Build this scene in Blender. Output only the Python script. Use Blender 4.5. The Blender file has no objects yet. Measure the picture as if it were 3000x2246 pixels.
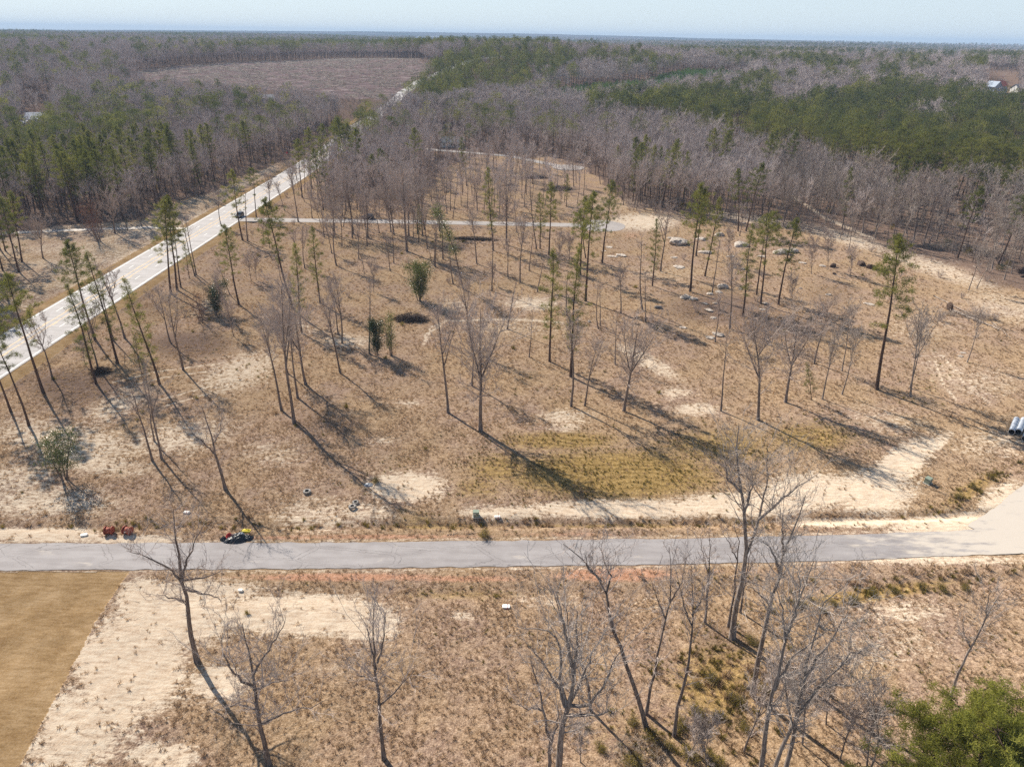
import bpy, math, random
import numpy as np
from math import radians, sin, cos, tan, pi, sqrt, hypot, atan2

# ------------------------------------------------------------------ camera, world, sun, exposure
S = bpy.context.scene
CH, CF = 62.0, 2064.0                      # camera height (m), focal length in photograph pixels
PITCH, ROLL = radians(26.17), radians(0.936)
SUN_AZ, SUN_EL = radians(-41.5), radians(37.5)   # azimuth clockwise from +Y
cam = bpy.data.cameras.new('camera'); camo = bpy.data.objects.new('camera', cam); S.collection.objects.link(camo)
S.camera = camo
cam.sensor_width = 36.0; cam.lens = 36.0 * CF / 3000.0; cam.clip_start = 0.5; cam.clip_end = 30000
camo.location = (0, 0, CH)
from mathutils import Matrix, Vector
camo.rotation_euler = (Matrix.Rotation(pi/2 - PITCH, 3, 'X') @ Matrix.Rotation(ROLL, 3, 'Z')).to_euler()
W = bpy.data.worlds.new('World'); S.world = W; W.use_nodes = True
wn = W.node_tree; wn.nodes.clear()
wo = wn.nodes.new('ShaderNodeOutputWorld'); wb = wn.nodes.new('ShaderNodeBackground'); ws = wn.nodes.new('ShaderNodeTexSky')
ws.sky_type = 'NISHITA'; ws.sun_disc = False; ws.sun_elevation = SUN_EL; ws.sun_rotation = SUN_AZ
ws.air_density = 1.0; ws.dust_density = 0.15; ws.ozone_density = 2.5; ws.altitude = 100
wb.inputs[1].default_value = 0.05
wm = wn.nodes.new('ShaderNodeMix'); wm.data_type = 'RGBA'; wm.inputs[7].default_value = (9.4, 10.9, 12.0, 1)
wt = wn.nodes.new('ShaderNodeTexCoord'); wx = wn.nodes.new('ShaderNodeSeparateXYZ'); wr = wn.nodes.new('ShaderNodeMapRange'); wr.interpolation_type = 'SMOOTHSTEP'
wn.links.new(wt.outputs['Generated'], wx.inputs[0]); wn.links.new(wx.outputs[2], wr.inputs[0]); wr.inputs[1].default_value = .02; wr.inputs[2].default_value = .30; wr.inputs[3].default_value = .72; wr.inputs[4].default_value = .05
wn.links.new(wr.outputs[0], wm.inputs[0])
wn.links.new(ws.outputs[0], wm.inputs[6]); wn.links.new(wm.outputs[2], wb.inputs[0]); wn.links.new(wb.outputs[0], wo.inputs[0])
sl = bpy.data.lights.new('sun', 'SUN'); so = bpy.data.objects.new('sun', sl); S.collection.objects.link(so)
sl.energy = 5.0; sl.angle = radians(0.5); sl.color = (1.0, 0.92, 0.80)
sv = Vector((sin(SUN_AZ)*cos(SUN_EL), cos(SUN_AZ)*cos(SUN_EL), sin(SUN_EL)))
so.rotation_euler = sv.to_track_quat('Z', 'Y').to_euler(); so.location = (-200, 300, 300)
S.view_settings.view_transform = 'Standard'; S.view_settings.look = 'None'
S.view_settings.exposure = 0.80; S.view_settings.gamma = 1.0
S.render.engine = 'CYCLES'
S.cycles.max_bounces = 4; S.cycles.diffuse_bounces = 2; S.cycles.glossy_bounces = 1; S.cycles.transmission_bounces = 2
S.cycles.transparent_max_bounces = 4; S.cycles.volume_bounces = 0
S.cycles.caustics_reflective = False; S.cycles.caustics_refractive = False
S.cycles.use_denoising = False

HAZE_DENSITY = 1.15e-4

# ------------------------------------------------------------------ numpy noise and terrain
def _h(i, j, s):
    n = (i.astype(np.int64)*374761393 + j.astype(np.int64)*668265263 + s*1442695041) & 0x7fffffff
    n = ((n ^ (n >> 13))*1274126177) & 0x7fffffff
    n = (n ^ (n >> 16)) & 0xffffff
    return n/float(0xffffff)
def vnoise(x, y, s=0):
    x = np.asarray(x, float); y = np.asarray(y, float)
    i = np.floor(x); j = np.floor(y); fx = x-i; fy = y-j
    fx = fx*fx*(3-2*fx); fy = fy*fy*(3-2*fy)
    a = _h(i, j, s); b = _h(i+1, j, s); c = _h(i, j+1, s); d = _h(i+1, j+1, s)
    return (a*(1-fx)+b*fx)*(1-fy)+(c*(1-fx)+d*fx)*fy
def fbm(x, y, s=0, o=4):
    r = 0; a = .5; t = 0
    for k in range(o):
        r = r + a*vnoise(x*2**k+k*17.3, y*2**k-k*9.1, s+k); t += a; a *= .5
    return r/t
def sstep(a, b, x):
    t = np.clip((np.asarray(x, float)-a)/(b-a), 0, 1); return t*t*(3-2*t)
CP, SP, CR, SR = cos(PITCH), sin(PITCH), cos(ROLL), sin(ROLL)
def ray(px, py):
    u = (px-1500.)/CF; v = -(py-1123.)/CF
    u, v = u*CR-v*SR, u*SR+v*CR
    return u, v*SP+CP, v*CP-SP
def proj(x, y, z):
    x = np.asarray(x, float); w = np.asarray(y)*CP-(np.asarray(z)-CH)*SP
    w = np.where(w < .5, .5, w)
    v = (np.asarray(y)*SP+(np.asarray(z)-CH)*CP)/w; u = x/w
    u, v = u*CR+v*SR, -u*SR+v*CR
    return 1500+CF*u, 1123-CF*v
_HZ = []
for _px, _py in [(-900, 82), (0, 87), (500, 90), (1000, 93), (1300, 96), (1500, 98), (1750, 104), (2000, 112), (2400, 121), (2700, 129), (3000, 136), (3900, 150)]:
    _r = ray(_px, _py); _HZ.append((atan2(_r[0], _r[1]), _r[2]/hypot(_r[0], _r[1])))
_HZ = np.array(_HZ)
# road network (world metres)
HWY = [(-108.3, -60), (-108.3, 390), (-108.3, 470), (-108, 540), (-107, 600), (-103, 700), (-96, 760), (-70, 850), (-30, 960), (30, 1080)]
LANE = [(-200, 68.4), (-66.5, 72.3), (-22.3, 73.7), (23.5, 75.7), (47, 77.1), (57, 78.0), (72, 79.2), (120, 82)]
COURT = [(-102, 259.6), (-40, 260.4), (0, 259.8), (26, 259.5)]
COURT2 = [(-101, 452), (-80, 447), (-36, 431), (-2, 419), (15, 399), (25, 389)]
SPUR = [(68, 79), (78, 86), (92, 96), (120, 112)]
DRIVE = [(-116, 245), (-128, 246), (-155, 240), (-178, 233), (-215, 232)]
ROADS = [(HWY, 7.5), (LANE, 2.7), (COURT, 2.8), (COURT2, 2.9), (SPUR, 4.0), (DRIVE, 1.6)]
def seg_dist(x, y, pts):
    d = np.full(np.shape(x), 1e9)
    for (ax, ay), (bx, by) in zip(pts[:-1], pts[1:]):
        dx, dy = bx-ax, by-ay; L = dx*dx+dy*dy
        t = np.clip(((x-ax)*dx+(y-ay)*dy)/L, 0, 1)
        d = np.minimum(d, np.hypot(x-ax-t*dx, y-ay-t*dy))
    return d
def road_gap(x, y):
    d = np.full(np.shape(x), 1e9)
    for p, w in ROADS: d = np.minimum(d, seg_dist(x, y, p)-w)
    d = np.minimum(d, np.hypot(x-32, y-259.3)-8.6); d = np.minimum(d, np.hypot(x-28, y-386)-8.0)
    return d
def Z0(x, y):       # broad terrain only
    x = np.asarray(x, float); y = np.asarray(y, float); d = np.hypot(x, y)
    z = 30*sstep(350, 1050, d)
    z = z + 11*np.exp(-((x+10)/190)**2-((y-930)/170)**2)
    f = sstep(1100, 2200, d)
    z = z + f*(fbm(x/900, y/700, 5, 3)-.5)*26
    z = z + 9*np.exp(-((d-3300)/260)**2)*(.4+1.2*vnoise(x/1300, y*0, 8)) + 13*np.exp(-((d-5200)/330)**2)*(.3+1.2*vnoise(x/1900, y*0, 9))
    az = np.arctan2(x, y); s = np.interp(az, _HZ[:, 0], _HZ[:, 1])
    rz = CH + s*d + (vnoise(x/420, y*0, 12)-.5)*9
    g = sstep(6300, 8600, d)
    return z*(1-g)+rz*g
def Z(x, y):
    x = np.asarray(x, float); y = np.asarray(y, float)
    g = road_gap(x, y); k = sstep(.6, 7, g)
    near = 1-sstep(300, 500, y)
    u = (fbm(x/16, y/16, 3, 3)-.5)*.9 + (fbm(x/3.1, y/3.1, 4, 3)-.5)*.24
    # ditches both sides of the lane
    c = seg_dist(x, y, LANE); side = y-np.interp(x, [p[0] for p in LANE], [p[1] for p in LANE])
    dn = -.55*np.exp(-((c-6.3)/1.0)**2)*(side > 0)*(.5+.5*sstep(-30, 0, x)) - .28*np.exp(-((c-7.6)/1.6)**2)*(side < 0)*sstep(-45, -30, x)
    dh = seg_dist(x, y, HWY); hn = -.5*np.exp(-((dh-12.5)/2)**2)
    return Z0(x, y) + near*(u*k) + (dn+hn)*near - .07*(1-sstep(-.5, .25, g))*(1-sstep(450, 600, y))
def at(px, py, z=None):
    rx, ry, rz = ray(px, py)
    if z is not None:
        t = (z-CH)/rz; return (rx*t, ry*t, z)
    t = np.concatenate([np.arange(20, 600, .5), np.arange(600, 12000, 6)])
    h = CH+rz*t-Z(rx*t, ry*t); i = np.argmax(h < 0)
    if h[i] >= 0: i = len(t)-1
    a = t[max(i-1, 0)]; b = t[i]
    for _ in range(12):
        m = (a+b)/2
        if CH+rz*m-float(Z(rx*m, ry*m)) > 0: a = m
        else: b = m
    return (rx*a, ry*a, float(Z(rx*a, ry*a)))
def in_poly(px, py, poly):
    c = np.zeros(np.shape(px), bool); n = len(poly)
    for i in range(n):
        x1, y1 = poly[i]; x2, y2 = poly[(i+1) % n]
        if y1 == y2: continue
        c ^= ((y1 > py) != (y2 > py)) & (px < (x2-x1)*(py-y1)/(y2-y1)+x1)
    return c

# ------------------------------------------------------------------ mesh helpers
def mesh_np(name, V, F, mats=None, mi=None, smooth=False):
    """V (n,3); F: list of index arrays, each (m,k)"""
    me = bpy.data.meshes.new(name)
    V = np.asarray(V, np.float32); me.vertices.add(len(V)); me.vertices.foreach_set('co', V.ravel())
    loops = np.concatenate([np.asarray(f, np.int32).ravel() for f in F]) if F else np.zeros(0, np.int32)
    tot = np.concatenate([np.full(len(f), f.shape[1], np.int32) for f in F]) if F else np.zeros(0, np.int32)
    st = np.concatenate([[0], np.cumsum(tot)[:-1]]).astype(np.int32)
    me.loops.add(len(loops)); me.loops.foreach_set('vertex_index', loops)
    me.polygons.add(len(tot)); me.polygons.foreach_set('loop_start', st); me.polygons.foreach_set('loop_total', tot)
    if mi is not None: me.polygons.foreach_set('material_index', np.asarray(mi, np.int32))
    me.polygons.foreach_set('use_smooth', np.full(len(tot), smooth))
    for m in (mats or []): me.materials.append(m)
    me.update(calc_edges=True); me.validate()
    return me
class MB:
    """collects shapes into one mesh"""
    def __init__(s): s.v = []; s.f = []; s.n = 0
    def add(s, V, F):
        V = np.asarray(V, float); s.v.append(V)
        for f in (F if isinstance(F, list) else [F]):
            f = np.asarray(f, int)
            if len(f): s.f.append(f+s.n)
        s.n += len(V); return s
    def box(s, c, d, rz=0, M=None, taper=1.0):
        x, y, z = d[0]/2, d[1]/2, d[2]/2
        V = np.array([[-x,-y,-z],[x,-y,-z],[x,y,-z],[-x,y,-z],[-x*taper,-y*taper,z],[x*taper,-y*taper,z],[x*taper,y*taper,z],[-x*taper,y*taper,z]])
        if rz: V = V@np.array([[cos(rz), sin(rz), 0], [-sin(rz), cos(rz), 0], [0, 0, 1]])
        if M is not None: V = V@np.asarray(M).T
        return s.add(V+np.asarray(c, float), np.array([[0,3,2,1],[4,5,6,7],[0,1,5,4],[1,2,6,5],[2,3,7,6],[3,0,4,7]]))
    def tube(s, P, R, k=6, cap=True):
        P = np.asarray(P, float); R = np.broadcast_to(np.asarray(R, float), (len(P),))
        T = np.gradient(P, axis=0); T /= np.linalg.norm(T, axis=1)[:, None]+1e-9
        a = np.array([1., 0, 0]) if abs(T[0][0]) < .8 else np.array([0, 1., 0])
        A = np.cross(T, a); A /= np.linalg.norm(A, axis=1)[:, None]+1e-9; B = np.cross(T, A)
        th = np.arange(k)*2*pi/k
        V = P[:, None]+R[:, None, None]*(A[:, None]*np.cos(th)[None, :, None]+B[:, None]*np.sin(th)[None, :, None])
        n = len(P); i = np.arange(n-1)[:, None]*k; j = np.arange(k)[None, :]; j2 = (j+1) % k
        F = np.stack([i+j, i+j2, i+k+j2, i+k+j], -1).reshape(-1, 4)
        Fs = [F]
        if cap: Fs += [np.array([list(range(k))]), np.array([[ (n-1)*k+q for q in reversed(range(k))]])]
        return s.add(V.reshape(-1, 3), Fs)
    def lathe(s, prof, k=20, M=None, t=(0, 0, 0)):
        prof = np.asarray(prof, float); th = np.arange(k)*2*pi/k
        V = np.stack([prof[:, 0][:, None]*np.cos(th), prof[:, 0][:, None]*np.sin(th), np.repeat(prof[:, 1][:, None], k, 1)], -1).reshape(-1, 3)
        n = len(prof); i = np.arange(n-1)[:, None]*k; j = np.arange(k)[None, :]; j2 = (j+1) % k
        F = np.stack([i+j, i+j2, i+k+j2, i+k+j], -1).reshape(-1, 4)
        if M is not None: V = V@np.asarray(M).T
        return s.add(V+np.asarray(t, float), F)
    def mesh(s, name, mat, smooth=False):
        V = np.concatenate(s.v); by = {}
        for f in s.f: by.setdefault(f.shape[1], []).append(f)
        return mesh_np(name, V, [np.concatenate(by[k]) for k in sorted(by)], [mat] if mat else None, smooth=smooth)
    def build(s, name, mat, parent=None, smooth=False, loc=None):
        o = bpy.data.objects.new(name, s.mesh(name, mat, smooth)); S.collection.objects.link(o)
        if parent: o.parent = parent
        if loc is not None: o.location = loc
        return o
def tag(o, label=None, cat=None, group=None, kind=None):
    if label: o['label'] = label
    if cat: o['category'] = cat
    if group: o['group'] = group
    if kind: o['kind'] = kind
    return o
def thing(name, loc, label, cat, group=None, rot=(0, 0, 0)):
    o = bpy.data.objects.new(name, None); S.collection.objects.link(o); o.location = loc; o.rotation_euler = rot
    o.empty_display_size = .3
    return tag(o, label, cat, group)
def link(name, me, parent=None):
    o = bpy.data.objects.new(name, me); S.collection.objects.link(o)
    if parent: o.parent = parent
    return o
def sticks(S0, E0, R0, R1=None, k=3, bend=0.0, rng=None):
    """batch of tapered sticks: returns V,F list"""
    n = len(S0); D = E0-S0; L = np.linalg.norm(D, axis=1)+1e-9; T = D/L[:, None]
    a = np.tile([0., 0, 1.], (n, 1)); a[np.abs(T[:, 2]) > .9] = [1., 0, 0]
    A = np.cross(T, a); A /= np.linalg.norm(A, axis=1)[:, None]; B = np.cross(T, A)
    R0 = np.broadcast_to(R0, (n,)); th = np.arange(k)*2*pi/k
    ring = A[:, None]*np.cos(th)[None, :, None]+B[:, None]*np.sin(th)[None, :, None]
    if bend and rng is not None:
        M = (S0+E0)/2+A*(rng.normal(0, bend, n)*L)[:, None]+B*(rng.normal(0, bend, n)*L)[:, None]
        Rm = R0*.62
        V = np.concatenate([S0[:, None]+R0[:, None, None]*ring, M[:, None]+Rm[:, None, None]*ring, E0[:, None]], 1)
        b = np.arange(n)[:, None, None]*(2*k+1); j = np.arange(k); j2 = (j+1) % k
        F4 = (b+np.stack([j, j2, k+j2, k+j], -1)[None]).reshape(-1, 4)
        F3 = (b+np.stack([k+j, k+j2, np.full(k, 2*k)], -1)[None]).reshape(-1, 3)
        return V.reshape(-1, 3), [F4, F3]
    V = np.concatenate([S0[:, None]+R0[:, None, None]*ring, E0[:, None]], 1)
    b = np.arange(n)[:, None, None]*(k+1); j = np.arange(k); j2 = (j+1) % k
    F3 = (b+np.stack([j, j2, np.full(k, k)], -1)[None]).reshape(-1, 3)
    return V.reshape(-1, 3), [F3]

# ------------------------------------------------------------------ materials
def mat_new(name):
    m = bpy.data.materials.new(name); m.use_nodes = True; m.node_tree.nodes.clear(); return m, m.node_tree
class N:
    def __init__(s, nt): s.t = nt
    def add(s, ty, ins=None, **kw):
        n = s.t.nodes.new(ty)
        for k, v in kw.items(): setattr(n, k, v)
        for k, v in (ins or {}).items():
            if hasattr(v, 'node'): s.t.links.new(v, n.inputs[k])
            else: n.inputs[k].default_value = v
        return n
    def math(s, op, a, b=0.0, c=0.0, clamp=False):
        n = s.add('ShaderNodeMath', {0: a, 1: b, 2: c}, operation=op, use_clamp=clamp); return n.outputs[0]
    def mix(s, f, a, b, mode='MIX'):
        n = s.add('ShaderNodeMix', {0: f, 6: a, 7: b}, data_type='RGBA', blend_type=mode); return n.outputs[2]
    def ramp(s, f, pts):
        n = s.add('ShaderNodeValToRGB', {0: f}); e = n.color_ramp.elements
        while len(e) < len(pts): e.new(.5)
        for q, (p, c) in zip(e, pts): q.position = p; q.color = (*c, 1) if len(c) == 3 else c
        return n.outputs[0]
    def noise(s, v, scale, detail=4, rough=.6, dist=0.0):
        return s.add('ShaderNodeTexNoise', {'Vector': v, 'Scale': scale, 'Detail': detail, 'Roughness': rough, 'Distortion': dist}).outputs[0]
    def smooth(s, f, a, b):
        return s.add('ShaderNodeMapRange', {0: f, 1: a, 2: b, 3: 0.0, 4: 1.0}, interpolation_type='SMOOTHSTEP').outputs[0]
def c4(c): return (*c, 1.0)
def simple_mat(name, col, rough=.8, var=.15, scale=3.0, metallic=0.0, bump=0.0, col2=None, spec=.3, space='OBJECT'):
    m, nt = mat_new(name); n = N(nt); out = n.add('ShaderNodeOutputMaterial')
    tc = n.add('ShaderNodeTexCoord').outputs['Object'] if space == 'OBJECT' else n.add('ShaderNodeNewGeometry').outputs['Position']
    f = n.noise(tc, scale, 5); f = n.smooth(f, .3, .7)
    c2 = col2 or tuple(max(0, q*(1-var)) for q in col); c1 = tuple(min(1, q*(1+var)) for q in col)
    c = n.mix(f, c4(c2), c4(c1))
    b = n.add('ShaderNodeBsdfPrincipled', {'Base Color': c, 'Roughness': rough, 'Metallic': metallic, 'Specular IOR Level': spec})
    if bump:
        bn = n.add('ShaderNodeBump', {'Height': n.noise(tc, scale*3, 5), 'Strength': bump, 'Distance': .05}); nt.links.new(bn.outputs[0], b.inputs['Normal'])
    nt.links.new(b.outputs[0], out.inputs[0]); return m
def leaf_mat(name, cols, trans=.35, gloss=0.0, nscale=.5):
    m, nt = mat_new(name); n = N(nt); out = n.add('ShaderNodeOutputMaterial')
    g = n.add('ShaderNodeNewGeometry'); oi = n.add('ShaderNodeObjectInfo')
    f = n.noise(n.add('ShaderNodeTexCoord').outputs['Object'], nscale, 3)
    f = n.math('ADD', n.math('MULTIPLY', n.smooth(f, .3, .7), .3), n.math('MULTIPLY', oi.outputs['Random'], .5))
    f = n.math('ADD', f, n.math('MULTIPLY', g.outputs['Random Per Island'], .25))
    c = n.ramp(f, [(i/(len(cols)-1), q) for i, q in enumerate(cols)])
    d = n.add('ShaderNodeBsdfDiffuse', {0: c}); t = n.add('ShaderNodeBsdfTranslucent', {0: c})
    mx = n.add('ShaderNodeMixShader', {0: trans, 1: d.outputs[0], 2: t.outputs[0]}).outputs[0]
    if gloss:
        gl = n.add('ShaderNodeBsdfGlossy', {0: (1, 1, 1, 1), 1: .32})
        mx = n.add('ShaderNodeMixShader', {0: gloss, 1: mx, 2: gl.outputs[0]}).outputs[0]
    nt.links.new(mx, out.inputs[0]); return m
def bark_mat(name, c1, c2, sc=1.2):
    m, nt = mat_new(name); n = N(nt); out = n.add('ShaderNodeOutputMaterial')
    tc = n.add('ShaderNodeTexCoord').outputs['Object']
    mp = n.add('ShaderNodeMapping', {0: tc, 3: (6, 6, .8)}).outputs[0]
    f = n.smooth(n.noise(mp, sc, 5), .35, .7)
    r = n.add('ShaderNodeObjectInfo').outputs['Random']
    c = n.mix(f, c4(c1), c4(c2)); c = n.mix(n.math('MULTIPLY', r, .3), c, c4(tuple(q*.6 for q in c1)))
    d = n.add('ShaderNodeBsdfDiffuse', {0: c}); nt.links.new(d.outputs[0], out.inputs[0]); return m
M = {}
M['bark'] = bark_mat('bark_hardwood', (.11, .085, .075), (.30, .25, .22))
M['barkpale'] = bark_mat('bark_pale', (.15, .12, .105), (.40, .345, .305))
M['barkpine'] = bark_mat('bark_pine', (.06, .04, .032), (.17, .115, .09))
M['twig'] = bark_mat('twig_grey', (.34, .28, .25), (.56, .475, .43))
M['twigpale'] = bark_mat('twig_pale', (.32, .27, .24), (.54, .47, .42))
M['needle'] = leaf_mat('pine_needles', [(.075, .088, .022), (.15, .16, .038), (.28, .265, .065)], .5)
M['twigfar'] = bark_mat('twig_mass_grey', (.44, .38, .36), (.70, .62, .59))  # twig grey lightened for massed crowns, sun on the canopy put into colour
M['needlebright'] = leaf_mat('bright_pine_needles', [(.12, .14, .025), (.22, .23, .045), (.36, .34, .08)], .55)  # brighter, more yellow-olive needles for the corner pine
M['needledark'] = leaf_mat('pine_needles_dark', [(.05, .068, .025), (.10, .115, .035), (.19, .19, .055)], .5)
M['needleyoung'] = leaf_mat('young_pine_needles', [(.06, .12, .03), (.10, .18, .045), (.15, .23, .06)], .5)
M['leaf'] = leaf_mat('evergreen_leaves', [(.035, .055, .015), (.10, .125, .03), (.22, .22, .06)], .4, .035)
M['leafdark'] = leaf_mat('dark_evergreen_leaves', [(.018, .034, .012), (.035, .06, .018), (.075, .10, .03)], .3, .035)
M['leafred'] = leaf_mat('russet_leaves', [(.12, .055, .04), (.19, .09, .06), (.25, .14, .10)], .3)
M['shrubleaf'] = leaf_mat('shrub_leaves', [(.14, .11, .03), (.22, .17, .045), (.30, .23, .07)], .35)
M['straw'] = leaf_mat('dry_grass_blades', [(.24, .16, .10), (.42, .30, .19), (.62, .48, .33)], .3, nscale=2.)
M['strawgreen'] = leaf_mat('olive_grass_blades', [(.10, .085, .02), (.20, .155, .04), (.32, .25, .08)], .3, nscale=2.)
M['rock'] = simple_mat('granite', (.50, .44, .38), .9, .3, 1.4, bump=.9, col2=(.20, .165, .14))
M['rockdark'] = simple_mat('dark_rock', (.13, .12, .12), .9, .4, 1.5, bump=.6)
M['wood'] = simple_mat('dead_wood', (.36, .30, .25), .9, .25, 2.5, col2=(.14, .11, .09))
M['wooddark'] = simple_mat('dark_dead_wood', (.09, .065, .05), .9, .35, 2.5)

# ground ------------------------------------------------------------
def ground_material():
    m, nt = mat_new('ground_cover'); n = N(nt); out = n.add('ShaderNodeOutputMaterial')
    P = n.add('ShaderNodeNewGeometry').outputs['Position']
    a1 = n.add('ShaderNodeAttribute', attribute_name='cover_a'); a2 = n.add('ShaderNodeAttribute', attribute_name='cover_b')
    s1 = n.add('ShaderNodeSeparateColor', {0: a1.outputs['Color']}); s2 = n.add('ShaderNodeSeparateColor', {0: a2.outputs['Color']})
    sand, green, clay = s1.outputs; litter, lawn, field = s2.outputs
    far = a1.outputs['Alpha']
    nf = n.noise(P, 5.5, 4, .7); nm = n.noise(P, 1.5, 5, .65); nl = n.noise(P, .22, 4, .6); nx = n.noise(P, .05, 3, .55)
    st = n.noise(n.add('ShaderNodeMapping', {0: P, 2: (0, 0, .35), 3: (.35, 1.6, 1)}).outputs[0], 1.6, 4, .6)
    mixn = n.math('ADD', n.math('MULTIPLY', nf, .6), n.math('MULTIPLY', nm, .4))
    grass = n.ramp(mixn, [(.32, (.10, .062, .038)), (.42, (.28, .18, .112)), (.52, (.49, .345, .23)), (.66, (.74, .565, .41))])
    pink = n.ramp(mixn, [(.32, (.10, .062, .048)), (.44, (.29, .19, .14)), (.54, (.49, .35, .25)), (.67, (.74, .575, .44))])
    base = n.mix(n.smooth(nl, .38, .62), grass, pink)
    dry = n.ramp(mixn, [(.34, (.15, .09, .045)), (.48, (.42, .285, .165)), (.64, (.70, .52, .345))])
    base = n.mix(n.math('MULTIPLY', n.smooth(nx, .42, .6), .85), base, dry)
    # litter of the woods
    lit = n.ramp(mixn, [(.36, (.09, .06, .046)), (.5, (.22, .15, .115)), (.66, (.38, .28, .225))])
    jit = n.math('ADD', n.math('MULTIPLY', n.math('SUBTRACT', nm, .5), 1.1), n.math('MULTIPLY', n.math('SUBTRACT', nf, .5), .8))
    jit = n.math('ADD', jit, n.math('MULTIPLY', n.math('SUBTRACT', st, .5), 1.0))
    def fac(mask, lo=.38, hi=.62): return n.smooth(n.math('ADD', mask, n.math('MULTIPLY', jit, n.math('MULTIPLY', mask, 1.0))), lo, hi)
    base = n.mix(n.math('MULTIPLY', fac(litter, .25, .6), .95), base, lit)
    # mown olive grass with swath lines
    sx = n.add('ShaderNodeSeparateXYZ', {0: P}).outputs
    wv = n.math('SINE', n.math('ADD', n.math('MULTIPLY', n.math('ADD', sx[1], n.math('MULTIPLY', nx, 9.0)), 5.2), n.math('MULTIPLY', nm, 5.0)))
    gn = n.math('ADD', mixn, n.math('MULTIPLY', wv, .035))
    gcol = n.ramp(gn, [(.35, (.09, .058, .016)), (.46, (.30, .195, .062)), (.55, (.46, .31, .115)), (.67, (.62, .45, .20))])
    base = n.mix(n.math('MULTIPLY', n.smooth(n.math('ADD', green, n.math('MULTIPLY', jit, .6)), .3, .8), .9), base, gcol)
    ccol = n.ramp(mixn, [(.34, (.24, .12, .07)), (.48, (.58, .31, .19)), (.64, (.78, .53, .38))])
    base = n.mix(n.smooth(n.math('ADD', clay, n.math('MULTIPLY', jit, .7)), .35, .75), base, ccol)
    scol = n.ramp(n.math('ADD', n.math('MULTIPLY', mixn, .55), n.math('MULTIPLY', st, .45)), [(.34, (.42, .30, .20)), (.44, (.68, .53, .385)), (.58, (.84, .72, .565))])
    base = n.mix(n.smooth(n.math('ADD', sand, n.math('MULTIPLY', jit, .9)), .27, .70), base, scol)
    lcol = n.ramp(n.math('ADD', n.math('MULTIPLY', nf, .35), n.math('ADD', n.math('MULTIPLY', nl, .35), n.math('MULTIPLY', st, .3))),
                  [(.40, (.30, .185, .085)), (.5, (.43, .285, .145)), (.60, (.56, .395, .225))])
    base = n.mix(n.smooth(lawn, .45, .55), base, lcol)
    fv = n.noise(n.add('ShaderNodeMapping', {0: P, 3: (.08, .30, 1)}).outputs[0], 1.0, 6, .75)
    fcol = n.ramp(fv, [(.34, (.10, .07, .068)), (.45, (.22, .15, .14)), (.54, (.36, .26, .24)), (.66, (.55, .46, .42))])
    base = n.mix(n.smooth(field, .4, .6), base, fcol)
    # far country: woods and fields as patches
    fp = n.noise(n.add('ShaderNodeMapping', {0: P, 3: (.0011, .0028, 0)}).outputs[0], 1.0, 5, .62, .3)
    fq = n.noise(n.add('ShaderNodeMapping', {0: P, 3: (.02, .02, 0)}).outputs[0], 1.0, 3, .6)
    fw = n.mix(n.smooth(fq, .35, .65), (.030, .040, .020, 1), (.060, .066, .038, 1))
    fh = n.mix(n.smooth(fq, .35, .65), (.105, .085, .078, 1), (.19, .155, .145, 1))
    fcl = n.mix(n.smooth(fp, .44, .52), fw, fh); fcl = n.mix(n.smooth(fp, .70, .73), fcl, (.42, .34, .24, 1))
    base = n.mix(far, base, fcl)
    b = n.add('ShaderNodeBsdfDiffuse', {0: base, 1: .6})
    hgt = n.math('ADD', n.math('MULTIPLY', nf, .5), n.math('MULTIPLY', nm, 1.0))
    amp = n.math('SUBTRACT', 1.0, n.math('MULTIPLY', n.math('MAXIMUM', lawn, n.math('MULTIPLY', sand, .7)), .75))
    bn = n.add('ShaderNodeBump', {'Height': n.math('MULTIPLY', hgt, amp), 'Strength': 1.0, 'Distance': .2}); nt.links.new(bn.outputs[0], b.inputs['Normal'])
    nt.links.new(b.outputs[0], out.inputs[0]); return m
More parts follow.
